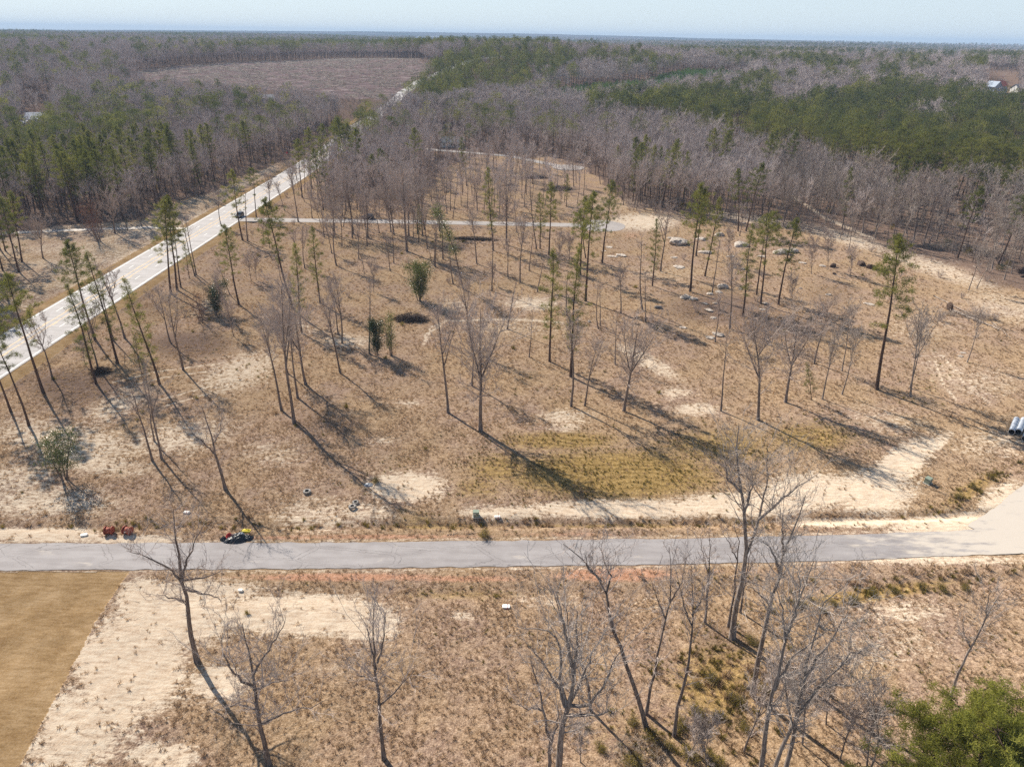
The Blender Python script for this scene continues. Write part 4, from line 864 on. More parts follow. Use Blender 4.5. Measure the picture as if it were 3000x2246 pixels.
    pm = [far_crown(410+i, 24, [6.2, 5.2, 7.0][i], ['needle', 'needledark', 'needledark'][i], 420, .2, .9, .5) for i in range(3)]
    pu = [far_crown(420+i, 22, 5.2, ['needledark', 'needledark'][i], 110, .55, 1.9, .4) for i in range(2)]
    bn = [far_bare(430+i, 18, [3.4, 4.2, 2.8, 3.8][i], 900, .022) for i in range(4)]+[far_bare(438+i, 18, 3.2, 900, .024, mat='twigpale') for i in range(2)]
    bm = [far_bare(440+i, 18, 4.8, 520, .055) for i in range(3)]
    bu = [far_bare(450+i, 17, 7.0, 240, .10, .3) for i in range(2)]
    yf = [far_crown(460+i, 8, 1.9, 'needleyoung', 220, .1, .5, .12) for i in range(3)]
    def put(name, sel, forms, H0, label, pale=None):
        i = np.where(sel & rest)[0]
        if not len(i): return
        k = rng.integers(0, len(forms) if pale is None else 4, len(i))
        if pale is not None: k = np.where((bx[i] > 2250) & (rng.uniform(0, 1, len(i)) < .7), 4+k % 2, k)
        scatter(name, forms, np.stack([X[i], Y[i], Zg[i]-.1], 1), k, ht[i]/H0, rot[i], label, 'woodland')
    put('pine_wood', pine & near & ~young, pf, 24, 'dense mass of further pines closing the wood behind')
    put('pine_wood', pine & mid & ~young, pm, 24, 'dark green pine woods spread over the rising ground')
    put('pine_wood', pine & far & ~young, pu, 22, 'distant blue green pine woods towards the horizon')
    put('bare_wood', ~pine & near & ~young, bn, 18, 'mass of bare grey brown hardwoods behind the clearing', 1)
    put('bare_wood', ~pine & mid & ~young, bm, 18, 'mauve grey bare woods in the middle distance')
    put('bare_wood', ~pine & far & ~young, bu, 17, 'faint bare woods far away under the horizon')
    # young plantation, closely planted
    xs = []; 
    P0 = np.array([at(px, py) for px, py in ((1590, 330), (2200, 230), (1600, 250), (2000, 190))])
    x0, x1, y0, y1 = P0[:, 0].min()-40, P0[:, 0].max()+120, P0[:, 1].min()-40, P0[:, 1].max()+200
    gx, gy = np.meshgrid(np.arange(x0, x1, 3.0), np.arange(y0, y1, 3.0)); gx = gx.ravel()+rng.uniform(-.8, .8, gx.size); gy = gy.ravel()+rng.uniform(-.8, .8, gy.size)
    gz = Z0(gx, gy); qx, qy = proj(gx, gy, gz+7); s_ = in_poly(qx, qy, YOUNG_PX)
    gx, gy, gz = gx[s_], gy[s_], gz[s_]; nn = len(gx)
    scatter('young_pine_plantation', yf, np.stack([gx, gy, gz-.1], 1), rng.integers(0, 3, nn), rng.uniform(.75, 1.15, nn), rng.uniform(0, 6.3, nn), 'bright green plantation of young pines in a sloping strip', 'plantation')
    # undergrowth
    k = 4; sh = []
    for i in range(k):
        r = np.random.default_rng(470+i); a = r.uniform(0, 6.3, 26); p = np.stack([np.cos(a), np.sin(a), a*0], 1)*r.uniform(0, .35, (26, 1)); e = p+np.stack([np.cos(a)*.8, np.sin(a)*.8, r.uniform(1.2, 2.6, 26)], 1)*r.uniform(.5, 1, (26, 1))
        mb = MB(); mb.add(*sticks(p, e, .022, k=3)); a1, b1 = children(p, e, 5, .5, .45, .2, r, .3); mb.add(*sticks(a1, b1, .013, k=3)); a2, b2 = children(a1, b1, 3, .6, .5, .1, r, .3); mb.add(*sticks(a2, b2, .009, k=3))
        sh.append(mb.mesh('shrub', M['twig']))
    for i in range(2):
        sh.append(leafy_meshes(480+i, 1.8, 1.2, .05, 700, .14, 4, 'shrubleaf' if i == 0 else 'leafdark', r0=.02, gap=.3)[1])
    sp = 3.4; gx, gy = np.meshgrid(np.arange(-560, 560, sp), np.arange(60, 640, sp)); gx = gx.ravel()+rng.uniform(-1.6, 1.6, gx.size); gy = gy.ravel()+rng.uniform(-1.6, 1.6, gy.size)
    gz = Z0(gx, gy); qx, qy = proj(gx, gy, gz); g = open_gap(qx, qy)+(fbm(gx/20, gy/20, 91, 2)-.5)*40
    dd = rng.uniform(0, 1, gx.size); s_ = (qx > -300) & (qx < 3300) & (road_gap(gx, gy) > 2.5) & ~((gx < -108) & (gx > -122))
    inner = in_poly(qx, qy, [(940,560),(1040,480),(1180,450),(1250,500),(1230,600),(1100,600),(1000,640)])
    s_ &= ((g < 0) & (dd < .5)) | (inner & (dd < .25)) | ((g > 0) & (dd < .02) & (gy > 150) & ~in_poly(qx, qy, YARD_PX))
    s_ &= ~in_poly(qx, qy, YARD_PX)
    gx, gy, gz = gx[s_], gy[s_], gz[s_]; nn = len(gx)
    kk = np.where(rng.uniform(0, 1, nn) < .09, 4+rng.integers(0, 2, nn), rng.integers(0, 4, nn))
    scatter('undergrowth', sh, np.stack([gx, gy, np.where(gy < 400, Z(gx, gy), gz)], 1), kk, rng.uniform(.5, 1.25, nn), rng.uniform(0, 6.3, nn), 'low bare brush and saplings filling the woodland floor', 'undergrowth')
VIEWS = [(125, 352, 84, 50, .95), (790, 292, 40, 16, .9), (2925, 264, 100, 46, .97), (1310, 425, 60, 24, .6), (2640, 184, 330, 12, .8), (1258, 113, 70, 10, .9)]
build_woods()
# ------------------------------------------------------------------ things on the ground
LM = {}
def ground_at(px, py): return at(px, py)
M['rubber'] = simple_mat('weathered_rubber', (.40, .37, .34), .9, .3, 6, col2=(.08, .08, .08)); M['rubberdark'] = simple_mat('dark_rubber', (.035, .035, .035), .8)
M['reel'] = simple_mat('rust_red_paint', (.30, .075, .045), .7, .35, 4); M['black'] = simple_mat('black_plastic', (.02, .02, .024), .38, .4, 3, spec=.6, bump=.5)
M['red'] = simple_mat('red_cloth', (.55, .04, .04), .8, .25, 4); M['yellow2'] = simple_mat('yellow_vinyl', (.78, .62, .03), .5, .1, 4); M['greybag'] = simple_mat('grey_sheet', (.30, .32, .35), .4, .4, 6, spec=.6, bump=.5)
M['boxgreen'] = simple_mat('olive_green_paint', (.22, .265, .21), .6, .1); M['pad'] = simple_mat('concrete_pad', (.5, .48, .44), .9, .15); M['plate'] = simple_mat('pale_plate', (.7, .7, .68), .5, .05)
M['zinc'] = simple_mat('galvanised_steel', (.58, .62, .68), .38, .12, 2, metallic=.55); M['dark'] = simple_mat('dark_inside', (.02, .02, .02), .9)
M['stake'] = simple_mat('red_stake', (.55, .12, .09), .7); M['chrome'] = simple_mat('bright_pole', (.7, .7, .7), .3, metallic=.8)
M['carblack'] = simple_mat('dark_car_paint', (.02, .026, .04), .25, .2, spec=.7); M['glass'] = simple_mat('tinted_glass', (.03, .035, .04), .08, .1, spec=.9); M['lamp'] = simple_mat('lamp_lens', (.7, .7, .7), .2); M['taillamp'] = simple_mat('tail_lens', (.4, .02, .02), .2)
M['roofmetal'] = simple_mat('pale_metal_roof', (.80, .82, .86), .4, .06); M['siding'] = simple_mat('grey_blue_siding', (.34, .40, .50), .7, .06); M['roofred'] = simple_mat('orange_red_roof', (.62, .20, .13), .7, .1); M['wallw'] = simple_mat('white_siding', (.62, .62, .60), .7, .05); M['roofgrey'] = simple_mat('grey_shingle', (.22, .22, .24), .9, .15)
M['soil'] = simple_mat('dark_root_soil', (.085, .055, .04), .95, .4, 2, bump=.6); M['redpaint'] = simple_mat('sign_red', (.65, .05, .06), .5)
def tyre(px, py, label, r=.56, dz=0, tilt=0, dx=0):
    x, y, z = at(px, py); t = thing('tyre', (x+dx, y, z+dz), label, 'tyre', 'old tyres on the verge', rot=(tilt, 0, px))
    MB().lathe([(r*.52, .03), (r*.52, .30), (r*.62, .34), (r*.88, .33), (r*.94, .28), (r*.94, .06), (r*.88, 0), (r*.62, 0), (r*.52, .03)], 28).build('sidewall', M['rubber'], t, True)
    mb = MB()
    for k in range(22):
        a = k*2*pi/22; mb.box((r*.96*cos(a), r*.96*sin(a), .17), (.10, r*.17, .30), a)
    mb.build('tread', M['rubber'], t)
    MB().lathe([(r*.51, .04), (r*.51, .29)], 24).build('inner_rim', M['rubberdark'], t, True)
tyre(900, 1442, 'grey lugged tyre lying alone on the grass'); tyre(1037, 1474, 'thin tyre partly behind another, first of the pair', r=.44, dz=.02, dx=.25); tyre(1034, 1488, 'grey lugged tyre overlapping the thin tyre', r=.54, dz=.10, tilt=.12, dx=-.05)
LM['lone tyre'] = at(900, 1442); LM['pair of tyres'] = at(1035, 1480)
def reel(px, py, label, rz):
    x, y, z = at(px, py); t = thing('cable_reel', (x, y, z+.58), label, 'cable reel', 'rusty cable reels beside the lane', rot=(0, 0, rz))
    Rm = np.array([[0, 0, 1], [0, 1, 0], [-1, 0, 0]])
    MB().lathe([(.02, -.46), (.44, -.46), (.44, .46), (.02, .46)], 24, Rm).build('drum', M['reel'], t, True)
    for s_ in (-1, 1):
        MB().lathe([(.10, s_*.46-.03), (.55, s_*.46-.03), (.60, s_*.46-.05), (.60, s_*.46+.05), (.55, s_*.46+.03), (.10, s_*.46+.03), (.10, s_*.46-.03)], 28, Rm).build('flange', M['reel'], t)
    return t
reel(322, 1563, 'rusty red cable reel nearer the lawn, standing on its rims', .06)
t_ = reel(376, 1563, 'rusty red cable reel with a white tag', -.25); MB().box((-.05, -.40, .02), (.22, .10, .18)).build('tag', M['plate'], t_)
LM['cable reels'] = at(350, 1560)
def crumple(name, px, py, sx, sy, sz, seed, mat, label, cat, rz=0, dz=0.0):
    rng = np.random.default_rng(seed); n = 26; u = np.linspace(-1, 1, n); U, V_ = np.meshgrid(u, u)
    r = np.sqrt(U**2+V_**2); th = np.arctan2(V_, U); edge = 1+.28*(fbm(np.cos(th)*2+seed, np.sin(th)*2, seed, 3)-.5)
    hgt = np.clip(1-(r/1.05)**2.2, 0, 1)*(.35+1.1*fbm(U*2.3+seed, V_*2.3, seed, 4)); X = U*sx*edge*.5; Y = V_*sy*edge*.5
    x, y, z = at(px, py); k = r <= 1.15
    Vv = np.stack([X, Y, hgt*sz+dz+.02], -1).reshape(-1, 3); i = np.arange(n-1)[:, None]*n+np.arange(n-1)[None]; F = np.stack([i, i+1, i+n+1, i+n], -1).reshape(-1, 4)
    kk = k.ravel(); F = F[kk[F].all(1)]
    low = Vv.copy(); low[:, 2] = -.1; F2 = F[:, ::-1]+len(Vv)
    o = link(name, mesh_np(name, np.concatenate([Vv, low]), [np.concatenate([F, F2])], [mat])); o.location = (x, y, z); o.rotation_euler[2] = rz
    return tag(o, label, cat)
crumple('black_tarp', 693, 1580, 3.3, 1.9, .75, 3, M['black'], 'glossy black plastic tarp heaped between road edge and ditch', 'tarp', .25)
crumple('black_tarp', 722, 1576, 1.9, 1.2, .55, 5, M['black'], 'smaller bunched black tarp under the yellow tubes', 'tarp', -.2)
crumple('red_jacket', 672, 1574, 1.0, .9, .55, 8, M['red'], 'rumpled red cloth draped on the heap beside the lane', 'cloth', .9, .12)
crumple('grey_sheet', 707, 1573, 1.0, .8, .30, 12, M['greybag'], 'shiny grey plastic sheet crumpled on top of black tarp', 'plastic sheet', .4, .45)
crumple('black_bucket_liner', 656, 1580, .95, .75, .5, 14, M['black'], 'small black sack at the end of the red cloth', 'sack', .1)
def tubes(px, py):
    x, y, z = at(px, py)
    for k, (dy, lab) in enumerate(((.22, 'upper yellow inflated tube lying on black tarp'), (-.12, 'lower yellow inflated tube lying on black tarp'))):
        mb = MB(); mb.tube([(-.55, dy*.4, .0), (-.3, dy, .03), (.3, dy+.03, 0), (.62, dy, -.02)], [.10, .16, .17, .10], 10)
        o = mb.build('yellow_tube', M['yellow2'], None, True, (x, y, z+.62)); tag(o, lab, 'inflated tube', 'yellow tubes on the tarp')
tubes(722, 1566)
o = MB().tube([(-.8, -.25, .55), (.8, .25, .75)], .03, 6).build('metal_pole', M['chrome'], None, False, at(697, 1572)); tag(o, 'thin bright metal pole lying across the black tarp', 'pole')
LM['heap of black tarps'] = at(697, 1575)
def cabinet(px, py, rz, label, s=1.0):
    x, y, z = at(px, py); t = thing('utility_cabinet', (x, y, z), label, 'utility cabinet', 'green utility cabinets on pads', rot=(0, 0, rz))
    MB().box((0, 0, .03), (1.15*s, 1.05*s, .16)).build('pad', M['pad'], t); MB().box((0, 0, .48*s+.05), (.92*s, .80*s, .80*s)).build('body', M['boxgreen'], t)
    MB().box((0, 0, .93*s+.05), (1.0*s, .90*s, .10), taper=.93).build('lid', M['boxgreen'], t)
    MB().box((-.18*s, -.405*s, .72*s), (.24*s, .012, .15*s)).build('plate', M['plate'], t); MB().box((.2*s, -.41*s, .5*s), (.05, .03, .16)).build('handle', M['dark'], t)
cabinet(1395, 1512, .03, 'green utility cabinet beside the white ground cover', .9); cabinet(2717, 1415, .62, 'turned green utility cabinet standing on the sandy track')
LM['green cabinet near the white cover'] = at(1395, 1512); LM['turned green cabinet'] = at(2717, 1415)
def cover_plate(px, py, w, d, label, rz=0, tilt=0, stake=False):
    x, y, z = at(px, py); th = np.linspace(0, 2*pi, 24, endpoint=False)
    pr = np.stack([np.sign(np.cos(th))*np.abs(np.cos(th))**.35*w/2, np.sign(np.sin(th))*np.abs(np.sin(th))**.35*d/2], 1)
    V = np.concatenate([np.c_[pr, np.zeros(24)-.05], np.c_[pr, np.full(24, .16)], np.c_[pr*.93, np.full(24, .19)]])
    F = [np.array([[i, (i+1) % 24, (i+1) % 24+24, i+24] for i in range(24)]+[[i+24, (i+1) % 24+24, (i+1) % 24+48, i+48] for i in range(24)]), np.array([list(range(48, 72))])]
    o = MB().add(V, F).build('ground_cover_box', M['white'], None, False, (x, y, z+.05)); o.rotation_euler = (tilt, 0, rz); tag(o, label, 'ground box lid')
    if stake:
        s_ = MB(); s_.tube([(.15, -d*.62, -.2), (.15, -d*.62, 1.0)], .028, 6); s_ = s_.build('marker_stake', M['stake'], None, False, (x, y, z)); tag(s_, stake, 'marker stake')
cover_plate(1483, 1778, .95, .60, 'white rounded ground box lid with a red stake in front', stake='thin red marker stake before the white rounded lid')
cover_plate(1457, 1515, .85, .42, 'white ground box lid in tufts beside green cabinet', .1, stake='thin dark red stake at the lid near the green cabinet')
cover_plate(548, 1502, .85, .5, 'white ground box lid under the shadowed bare saplings', -.1, stake='thin stake behind the white lid in tree shadow')
cover_plate(247, 1568, .9, .45, 'tilted white lid at the tip of the bush shadow', .3, .12); cover_plate(705, 1730, .55, .35, 'small white lid in the sand south of the lane')
LM['white lid with red stake'] = at(1483, 1778)
crumple('plastic_litter', 1080, 1420, 1.3, 1.0, .25, 22, M['greybag'], 'torn pale plastic litter in dark weeds', 'litter')
def pipe(px0, py0, px1, py1, r, label, z0=0):
    a = np.array(at(px0, py0)); b = np.array(at(px1, py1)); L = np.linalg.norm(b[:2]-a[:2]); d = (b-a)/np.linalg.norm(b-a)
    t = thing('culvert_pipe', (a[0], a[1], a[2]+r+z0), label, 'culvert pipe', 'galvanised culvert pipes', rot=(0, 0, atan2(d[1], d[0])-pi/2))
    L = 6.2; Rm = np.array([[1, 0, 0], [0, 0, 1], [0, -1, 0]]); ys = np.linspace(0, L, 90)
    MB().lathe([(r+.022*sin(q*2*pi/.30), q) for q in ys], 22, Rm).build('shell', M['zinc'], t, True); MB().lathe([(r-.05, 0.01), (r-.05, L-.01)], 22, Rm).build('inside', M['dark'], t, True)
    MB().lathe([(r-.05, 0), (r+.03, 0), (r+.03, .08), (r-.02, .08)], 22, Rm).build('rim', M['zinc'], t)
pipe(2961, 1272, 2980, 1225, .50, 'outermost galvanised culvert pipe, nearest the open ground'); pipe(2981, 1272, 2997, 1236, .50, 'second galvanised culvert pipe with leaves at its mouth'); pipe(3000, 1292, 3018, 1250, .50, 'third galvanised culvert pipe cut by the frame'); pipe(3022, 1290, 3040, 1245, .50, 'fourth galvanised culvert pipe mostly beyond the frame')
LM['culvert pipes'] = at(2970, 1260)
# boulders
def boulder(px, py, wpx, seed, label, flat=.35, mat='rock', name='boulder', cat='boulder', asp=.75, group='boulders of the rocky knoll'):
    x, y, z = at(px, py); s_ = wpx/2*y/CF*.9; rng = np.random.default_rng(seed); bm = bmesh.new(); bmesh.ops.create_icosphere(bm, subdivisions=3, radius=1)
    V = np.array([v.co[:] for v in bm.verts]); nn = (fbm(V[:, 0]*1.6+seed, V[:, 1]*1.6+V[:, 2]*1.3, seed, 4)-.5); V = V*(1+nn[:, None]*.75)
    q = rng.normal(0, 1, (7, 3)); q /= np.linalg.norm(q, axis=1)[:, None]
    for k in q:
        dd = V@k; V = V-np.maximum(dd-.72, 0)[:, None]*k*.85
    V = V*[s_, s_*asp, s_*flat]
    for v, c in zip(bm.verts, V): v.co = c
    me = bpy.data.meshes.new(name); bm.to_mesh(me); bm.free(); me.materials.append(M[mat]); o = link(name, me); o.location = (x, y, z+s_*flat*.25); o.rotation_euler[2] = rng.uniform(-.6, .6)
    tag(o, label, cat, group); PLACED_ROCK.append((x, y, o, wpx)); return o
import bmesh
PLACED_ROCK = []
ROCKS = [(1984,714,72,.45),(2171,721,58,.4),(2292,742,66,.35),(2325,738,40,.5),(2107,690,38,.5),(2055,702,42,.3),(2065,741,46,.25),(1989,783,46,.2),(1975,755,30,.2),(1819,748,44,.15),(1965,698,26,.25),(2176,790,16,.6),(2116,843,46,.55),(2106,857,26,.5),(2079,862,30,.35),(2010,872,44,.4),(2030,876,34,.3),
         (2001,960,28,.25),(2102,982,44,.4),(2080,990,36,.35),(2090,932,26,.35),(2169,848,18,.5),(2077,910,34,.3),(2065,890,24,.35),(2095,889,18,.4),(2242,890,24,.45),(2235,907,22,.2),(2256,1010,18,.2),(2547,891,40,.15),(2428,864,22,.4),(2814,1044,20,.4),(2820,1033,22,.15),(1725,943,14,.8),(1784,724,34,.12),(1793,751,34,.12),(1770,735,20,.12),(2140,752,34,.25),(2230,752,30,.25),(2350,770,26,.2),(2410,780,24,.3),(1310,975,10,.7),(2345,845,14,.5),(2180,655,16,.5)]
for i_, (a_, b_, w_, f_) in enumerate(ROCKS): boulder(a_, b_, w_, 40+i_, None, f_)
boulder(1930, 903, 32, 90, 'dark capped boulder with a white streaked face', .55, 'rockdark', group=None); LM['dark capped boulder'] = at(1930, 903)
LM['rocky knoll'] = at(2100, 855)
for a_, b_, w_, l_ in ((2522,776,32,'first of two dark upturned root balls on straw'),(2551,786,32,'second dark upturned root ball, nearer the lone pine'),(2440,782,28,'charred black stump lump beside pale rocks'),(2444,803,14,'small dark stump at the end of a thin fallen stem'),(2995,800,50,'big dark root ball at the frame edge under pale trees'),(2995,812,20,'dirt clod beside the big root ball')):
    boulder(a_, b_, w_, int(a_), l_, .75, 'soil', 'root_ball', 'root ball', .8, 'upturned root balls')
# fallen wood
def pile(name, px, py, Lx, Ly, Hh, n, seed, label, cat, mat='wood', rz=0, r=.03, core=True, ln=(1.0, 3.0)):
    x, y, z = at(px, py); rng = np.random.default_rng(seed); t = thing(name, (x, y, z), label, cat, rot=(0, 0, rz))
    c = rng.uniform(-1, 1, (n, 2)); c = c[np.hypot(c[:, 0], c[:, 1]) < 1]; m = len(c); hz = (1-np.hypot(c[:, 0], c[:, 1])**2)*Hh*rng.uniform(.1, 1, m)
    p = np.c_[c[:, 0]*Lx/2, c[:, 1]*Ly/2, hz+.05]; a = rng.uniform(0, 6.3, m); d = np.c_[np.cos(a), np.sin(a)*.8, rng.normal(0, .18, m)]*rng.uniform(ln[0], ln[1], m)[:, None]/2
    MB().add(*sticks(p-d, p+d, rng.uniform(.5, 1.6, m)*r, k=4, bend=.05, rng=rng)).build('branches', M[mat], t)
    a1, b1 = children(p-d, p+d, 3, .5, .5, .1, rng); MB().add(*sticks(a1, b1, r*.4, k=3)).build('twigs', M[mat], t)
    if core: MB().lathe([(Lx*.34, 0), (Lx*.30, Hh*.35), (Lx*.2, Hh*.6), (0.01, Hh*.7)], 16, np.diag([1, Ly/Lx, 1])).build('core', M['soil'], t, True)
    return t
pile('brush_pile', 1206, 938, 9.0, 4.0, 2.0, 420, 1, 'dark heaped brush pile with an overhanging top', 'brush pile', 'wooddark', r=.05); LM['brush pile'] = at(1206, 935)
pile('brush_pile', 1393, 702, 16, 3.2, 1.1, 420, 2, 'long low windrow of cut evergreen branches near the side street', 'brush pile', 'wooddark', -.12, r=.05); LM['long branch windrow'] = at(1393, 702)
pile('brush_pile', 296, 1092, 3.6, 2.0, 1.4, 130, 3, 'tangle of snapped dark limbs at the roadside pines', 'brush pile', 'wooddark', .4, r=.05)
pile('brush_pile', 2320, 890, 9, 4, 1.6, 260, 4, 'grey thorny thicket between the pines and the snag', 'brush pile', 'wood', 0, r=.02, core=False)
pile('brush_pile', 1570, 522, 16, 6, 2.2, 260, 5, 'grey brush heap before the upper turning circle', 'brush pile', 'wooddark', 0, r=.05)
pile('brush_pile', 1640, 556, 18, 6, 2.4, 300, 6, 'large grey brush heap between bare trunks', 'brush pile', 'wood', 0, r=.05)
pile('brush_pile', 1495, 545, 8, 4, 1.4, 120, 7, 'small grey brush heap with a dark end', 'brush pile', 'wooddark', 0, r=.05)
pile('brush_pile', 2790, 728, 26, 9, 1.6, 420, 8, 'wide tangle of bleached slash at the wood edge', 'slash pile', 'wood', -.1, r=.06, core=False, ln=(2, 6))
pile('brush_pile', 2660, 655, 20, 10, 1.6, 300, 9, 'brown slash under the pale leaning trees', 'slash pile', 'wood', -.1, r=.05, core=False, ln=(1.5, 4))
pile('brush_pile', 2920, 655, 22, 10, 2.4, 300, 10, 'dark slash in the shade of the pine belt', 'slash pile', 'wooddark', 0, r=.06, core=False, ln=(1.5, 4))
pile('brush_pile', 2960, 750, 22, 10, 2.6, 320, 11, 'pale bristling slash between leaning white trees', 'slash pile', 'wood', 0, r=.05, core=False, ln=(2, 5))
pile('brush_pile', 2845, 928, 13, 3.6, 1.5, 260, 12, 'dead limbs caught behind the fallen trunks', 'brush pile', 'wood', -.42, r=.04, core=False)
pile('brush_pile', 1870, 2205, 6, 4, 1.2, 200, 13, 'dry stems matted under the olive shrubs', 'brush pile', 'wood', 0, r=.015, core=False)
def fallen(p0, p1, r, label, root=False, name='fallen_log'):
    a = np.array(at(*p0)); b = np.array(at(*p1)); rng = np.random.default_rng(int(p0[0])); d = b-a; L = np.linalg.norm(d); P = a+np.linspace(0, 1, 8)[:, None]*d; P[:, 2] = a[2]+(b[2]-a[2])*np.linspace(0, 1, 8)+r*.8; P[1:-1, :2] += rng.normal(0, .12, (6, 2))
    t = thing(name, tuple(a), label, 'fallen log', None)
    MB().tube(P-a, np.linspace(r, r*.35, 8), 8).build('trunk', M['wood'], t, True)
    A0 = P[2:-1]-a; e = A0+np.c_[rng.normal(0, 1.2, 5), rng.normal(0, 1.2, 5), rng.uniform(.3, 1.6, 5)]; MB().add(*sticks(A0, e, r*.3, k=4, bend=.1, rng=rng)).build('limb', M['wood'], t)
    if root:
        q = nrm(rng.normal(0, 1, (60, 3))*[.25, 1, 1]); mb = MB(); mb.add(*sticks(q*.2+[0, 0, r], q*rng.uniform(.8, 1.7, (60, 1))+[0, 0, r+.5], .09, k=4, bend=.1, rng=rng)); mb.lathe([(.05, -.3), (1.1, -.25), (1.3, 0), (1.0, .3), (.05, .4)], 14, np.array([[0, 0, 1], [0, 1, 0], [-1, 0, 0]]), (0, 0, .9)); mb.build('root_plate', M['soil'], t)
fallen((2780, 908), (2925, 968), .42, 'long fallen trunk with a dark upturned root plate', True); fallen((2735, 868), (2870, 935), .20, 'thin pale fallen trunk behind the one with roots'); fallen((2850, 940), (2978, 975), .14, 'slender fallen pole pointing away from the root plate'); fallen((2905, 945), (2960, 990), .16, 'short weathered log on the far end of the windthrow')
fallen((2443, 805), (2510, 830), .12, 'thin fallen stem running from a small stump'); fallen((2790, 722), (2875, 722), .28, 'bleached log lying flat in the slash'); fallen((2800, 735), (2870, 729), .24, 'second bleached log just before the flat one'); fallen((2745, 684), (2800, 678), .22, 'brown log at the foot of the snapped stem'); fallen((2925, 775), (2975, 790), .25, 'pale log under the leaning white tree'); fallen((2405, 545), (2470, 556), .25, 'pale log deep in the bare wood under the pines'); fallen((1280, 1282), (1570, 1232), .01, 'fine stick') if False else None
fallen((1515, 1238), (1570, 1232), .10, 'single dark limb lying in the shadow of the big forked tree'); fallen((2295, 885), (2330, 905), .10, 'pale stick lying at the foot of a round pine')
for i_, (a_, b_, l_) in enumerate(((1310,1568,'white curved stick near the verge weeds'),(1365,1565,'second white stick with a green sprig'))): fallen((a_, b_), (a_+30, b_-7+i_*2), .05, l_)
LM['fallen trunk with roots'] = at(2790, 912)
# leaning snag in the slash
# cars
def car(px, py, rz, label, mat, L=4.6, Wd=1.85, Hc=1.7):
    x, y, z = at(px, py); t = thing('parked_car', (x, y, z+.02), label, 'car', None, rot=(0, 0, rz))
    prof = [(-.5, .35), (-.5, .62), (-.47, .78), (-.28, .95), (-.16, 1.0), (.02, 1.0), (.40, 1.0), (.47, .95), (.50, .62), (.5, .35)]
    low = [(-L/2, .35), (-L/2, .75), (-L*.47, .95), (-L*.22, 1.05), (L*.47, 1.08), (L/2, .95), (L/2, .35)]
    def ext(pr, w0, w1=None):
        w1 = w1 or w0; n = len(pr); zt = [p[1] for p in pr]; V = []
        for s_ in (-1, 1):
            for (a, b) in pr: V.append((a, s_*(w1 if b > 1.3 else w0)/2, b))
        return np.array(V), [np.array([[i, (i+1) % n, (i+1) % n+n, i+n] for i in range(n)]), np.array([list(range(n))[::-1]]), np.array([list(range(n, 2*n))])]
    MB().add(*ext(low, Wd)).build('body', mat, t); cab = [(-L*.24, 1.04), (-L*.10, Hc-.06), (-L*.02, Hc), (L*.34, Hc), (L*.44, Hc-.1), (L*.48, 1.06)]
    MB().add(*ext(cab, Wd*.96, Wd*.78)).build('cabin', M['glass'], t); MB().box((L*.16, 0, Hc+.005), (L*.42, Wd*.76, .05)).build('roof', mat, t)
    for a in (-.31, .31):
        for s_ in (-1, 1):
            w = MB().lathe([(.05, -.11), (.34, -.11), (.36, 0), (.34, .11), (.05, .11)], 18, np.array([[1, 0, 0], [0, 0, 1], [0, -1, 0]]), (a*L, s_*(Wd/2-.08), .34)).build('wheel', M['rubberdark'], t)
    for s_ in (-1, 1):
        MB().box((-L/2-.005, s_*Wd*.36, .72), (.04, .34, .14)).build('headlight', M['lamp'], t); MB().box((L/2+.005, s_*Wd*.42, .88), (.04, .16, .26)).build('tail_light', M['taillamp'], t)
    MB().box((-L/2-.01, 0, .46), (.06, Wd*.9, .16)).build('bumper', M['dark'], t)
car(1078, 641, .04, 'dark blue car parked on the narrow side street', M['carblack']); car(703, 636, 1.55, 'dark car driving on the pale highway', M['carblack'])
LM['dark parked car'] = at(1078, 641)
# road sign and mailbox by the highway
x_, y_, z_ = at(842, 462); t_ = thing('road_sign', (x_, y_, z_), 'small red sign on a post at the highway bend', 'road sign'); MB().tube([(0, 0, 0), (0, 0, 2.6)], .05, 6).build('post', M['zinc'], t_); MB().box((0, -.07, 2.6), (.9, .04, .9), M=np.array([[cos(.785), 0, sin(.785)], [0, 1, 0], [-sin(.785), 0, cos(.785)]])).build('panel', M['redpaint'], t_)
x_, y_, z_ = at(607, 620); t_ = thing('mailbox', (x_, y_, z_), 'dark mailbox on a wooden post beside the highway', 'mailbox'); MB().box((0, 0, .55), (.12, .12, 1.1)).build('post', M['wood'], t_); MB().tube([(-.28, 0, 1.25), (.28, 0, 1.25)], .16, 10).build('box', M['dark'], t_)
